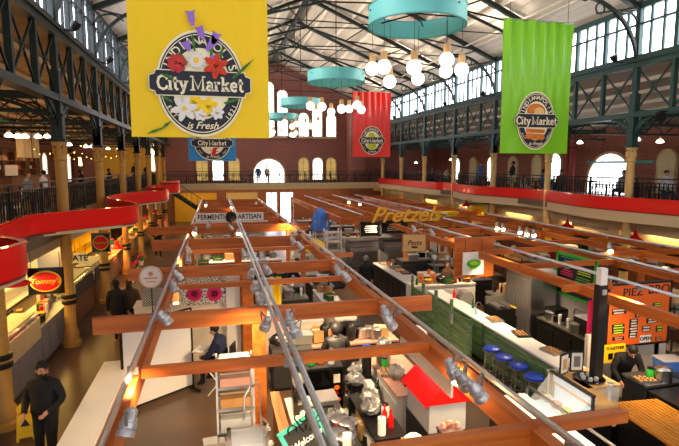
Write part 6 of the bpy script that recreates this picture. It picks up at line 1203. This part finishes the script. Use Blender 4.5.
for i, px in enumerate((568, 574)): q = atX(px, 150, 19.5); t = thing('drain_pipe', 'dark red vertical pipe on the brick wall past the green banner, %s of two' % ordn[i], 'pipe', (20.4, atX(px, 150, 20.4).y, ZM)); MB().tube((0, 0, 0), (0, 0, 3.5), .09, 10).build('pipe', 'dark_red', t, True); B(((0, 0, .8), (.2, .2, .05)), ((0, 0, 2.6), (.2, .2, .05))).build('clamp', 'black_iron', t)
one('girder_floodlight', 'small black floodlight fixed on the girder near the tan column', 'floodlamp', [('floodlight_body', MB().lathe([(.08, 0), (.16, .12), (.16, .3)], n=12, axd=(-.6, -.6, -.4)), 'black', True), ('mount', B(((.1, .0, .1), (.3, .04, .04))), 'black_iron')], (13.75, atX(667, 117, 14).y, 6.55))  # floodlight fixture on the girder, modelled unlit

# under the end gallery: cream boards, stair and warm lamps
struct(B(((2.2, YW - .15, 1.25), (2.8, .1, 2.5))).build('wall_stall', 'cream_trim')); struct(B(((-1.8, YW - .15, 1.25), (3.6, .1, 2.5))).build('wall_stall', 'yellow_wall'))
for i, x in enumerate((-2, 2, 6, 10)): light('POINT', 'hall_light', (x, YF + 1.5, 2.6), 70, (255, 206, 130), .2)
t = thing('gallery_stair', 'dark green iron stair coming down from the end of the dim gallery', 'stair', (-3.7, 38.6, 0)); b = MB(); b.bar((0, -.5, ZM), (4.6, -.5, .1), .05, .25); b.bar((0, .5, ZM), (4.6, .5, .1), .05, .25); b.build('stringer', 'iron', t); b = MB(); [b.box((.2 + 4.4 * k / 17, 0, ZM - .1 - (ZM - .2) * k / 17), (.28, 1.0, .03)) for k in range(18)]; b.build('tread', 'iron', t); b = MB(); b.bar((0, -.5, ZM + .95), (4.6, -.5, 1.05), .05, .05); [b.bar((4.6 * k / 12, -.5, ZM - (ZM - .1) * k / 12), (4.6 * k / 12, -.5, ZM + .95 - (ZM - .1) * k / 12), .025, .025) for k in range(13)]; b.build('handrail', 'green_dk', t)
# tall folding chair under the seated reader
q = at(217, 335, 1.3); t = thing('folding_chair', 'tall folding chair with crossed white legs under the seated reader', 'chair', (q.x + .12, q.y - .02, 0), radians(68)); B(((0, .05, .6), (.46, .42, .04))).build('seat', 'black', t); B(((0, -.2, .95), (.46, .03, .3))).build('backrest', 'black', t)
for sx in (-1, 1):
    MB().tube((sx * .22, -.2, .6), (sx * .22, .28, 0), .014).build('leg', 'white', t); MB().tube((sx * .22, .28, .6), (sx * .22, -.2, 0), .014).build('leg', 'white', t); MB().tube((sx * .22, -.2, .58), (sx * .22, -.21, 1.12), .014).build('arm_post', 'white', t)
one('open_book', 'pale open book held by the seated reader', 'book', [('page', B(((-.1, 0, 0), (.2, .26, .02)), ((.1, 0, 0), (.2, .26, .02))), 'paper'), ('cover', B(((0, 0, -.014), (.42, .28, .006))), 'card')], (q.x - .34, q.y + .18, .95), radians(68))
# cartons and crates on the stall floors, small goods on further surfaces
clutter('the floor beside the pink-topped counter', 2.1, 2.6, 9.6, 10.4, 0, ['cardboard_box', 'storage_tub', 'crate'], 4)
clutter('the floor under the narrow steel rack', -.3, .0, 7.4, 8.6, 0, ['cardboard_box', 'storage_tub'], 2)
clutter('the kitchen floor near the stickered fridge', 2.1, 2.4, 7.9, 8.9, 0, ['storage_tub', 'cardboard_box', 'stock_pot'], 3)
clutter('the back counter under the chalkboard', 8.25, 8.4, 8.8, 11.1, .95, ['glass_jar', 'bottle', 'stock_pot', 'paper_cup_stack'], 7)
clutter('the bar top by the blue stools', 6.7, 6.8, 8.2, 13.8, 1.05, ['glass_jar', 'bottle', 'tray'], 5)
clutter('the shelf counter near the orange menu boards', 7.5, 9.3, 6.4, 6.85, .95, ['storage_tub', 'paper_bag', 'bottle', 'paper_roll', 'stock_pot'], 7)
clutter('the service ledge before the red roofed warmer', 3.0, 3.5, 4.6, 5.2, .95, ['tray', 'glass_jar'], 2)
clutter('the cream counter below the flower screen', -1.9, .2, 12.6, 13.0, atY(185, 303, 12.5).z - .02, ['paper_bag', 'cardboard_box', 'glass_jar', 'wrapped_bundle'], 6)
for i, (x, y) in enumerate(((3.4, 16.6), (3.3, 18.4), (4.6, 19.6))): counter('small stainless prep table beside the far aisle, %s of three' % ordn[i], x - .35, x + .35, y - .5, y + .5, .9, 'dull_steel', 'dark_grey'); clutter('the %s small prep table beside the far aisle' % ordn[i], x - .3, x + .3, y - .45, y + .45, .9, KIT, 4)
for i, y in enumerate((13.4, 15.6, 18.0)): counter('dark work counter behind the steel fridge row, %s going away' % ordn[i], 8.3, 9.4, y, y + .7, .95, 'dull_steel', 'black', face='y-'); clutter('the %s dark work counter past the steel fridge' % ordn[i], 8.4, 9.3, y + .1, y + .6, .95, KIT, 5)
for i, (x, y) in enumerate(((10.2, 7.6), (10.3, 9.4), (10.4, 12), (10.4, 14.4), (10.4, 17.5))): t = thing('market_shelf_unit', 'open steel shelf unit between the long timber frames, %s going away' % ordn[i], 'shelving', (x, y, 0)); B(*[((sx * .3, sy * .5, .9), (.03, .03, 1.8)) for sx in (-1, 1) for sy in (-1, 1)]).build('frame', 'dark_grey', t); [B(((0, 0, z), (.64, 1.04, .03))).build('shelf', 'dull_steel', t) for z in (.15, .7, 1.25, 1.78)]; clutter('the %s open steel shelf unit' % ordn[i], x - .15, x + .15, y - .4, y + .4, 1.8, KIT, 3); clutter('the middle of the %s open shelf unit' % ordn[i], x - .15, x + .15, y - .4, y + .4, 1.27, KIT, 3)

# floodlights added along both girders to brighten the roof
fl_ = thing('added_roof_floodlight', '', 'floodlight'); MB().lathe([(.07, 0), (.12, .08), (.13, .22), (.115, .22)], (0, 0, 0), 12, axd=(.5, 0, .86)).build('lamp_can', 'black', fl_, True); B(((-.1, 0, -.03), (.3, .05, .04))).build('mount', 'black_iron', fl_)
for i, y in enumerate(COLS[2:]):
    for s_, x in ((1, XL + .35), (-1, XR - .35)):
        wh = 'over the dim cafe gallery' if s_ > 0 else 'over the bright gallery'
        if i == 0 and s_ > 0: fl_.location = (x, y + .6, 8.6); fl_['label'] = 'first added black roof floodlight on the girder ' + wh; fl_['group'] = 'added girder floodlights'
        else: dup(fl_, (x, y + .6, 8.6), 0 if s_ > 0 else pi, '%s added black roof floodlight on the girder %s' % (ordn[i], wh), 'added girder floodlights')
        if i % 2 == 0: light('SPOT', 'added_roof_flood', (x + .3 * s_, y + .6, 8.85), 1900 if s_ < 0 else 2200, (255, 240, 220), .3, rot=(0, radians(180 + 58 * s_), 0), spot=radians(100), blend=1)  # added spot in every second bay, aimed up at the roof

# ------------------------------------------------------------------ light
w = bpy.data.worlds.new('world'); sc.world = w; w.use_nodes = True
w.node_tree.nodes['Background'].inputs[0].default_value = (1, .97, .93, 1); w.node_tree.nodes['Background'].inputs[1].default_value = .95
sc.view_settings.view_transform = 'Standard'; sc.view_settings.look = 'None'; sc.view_settings.exposure = .72; sc.view_settings.gamma = 1; sc.view_settings.use_curve_mapping = False
sc.cycles.max_bounces = 6; sc.cycles.diffuse_bounces = 4; sc.cycles.transparent_max_bounces = 12; sc.cycles.use_denoising = True; sc.cycles.sample_clamp_indirect = 6
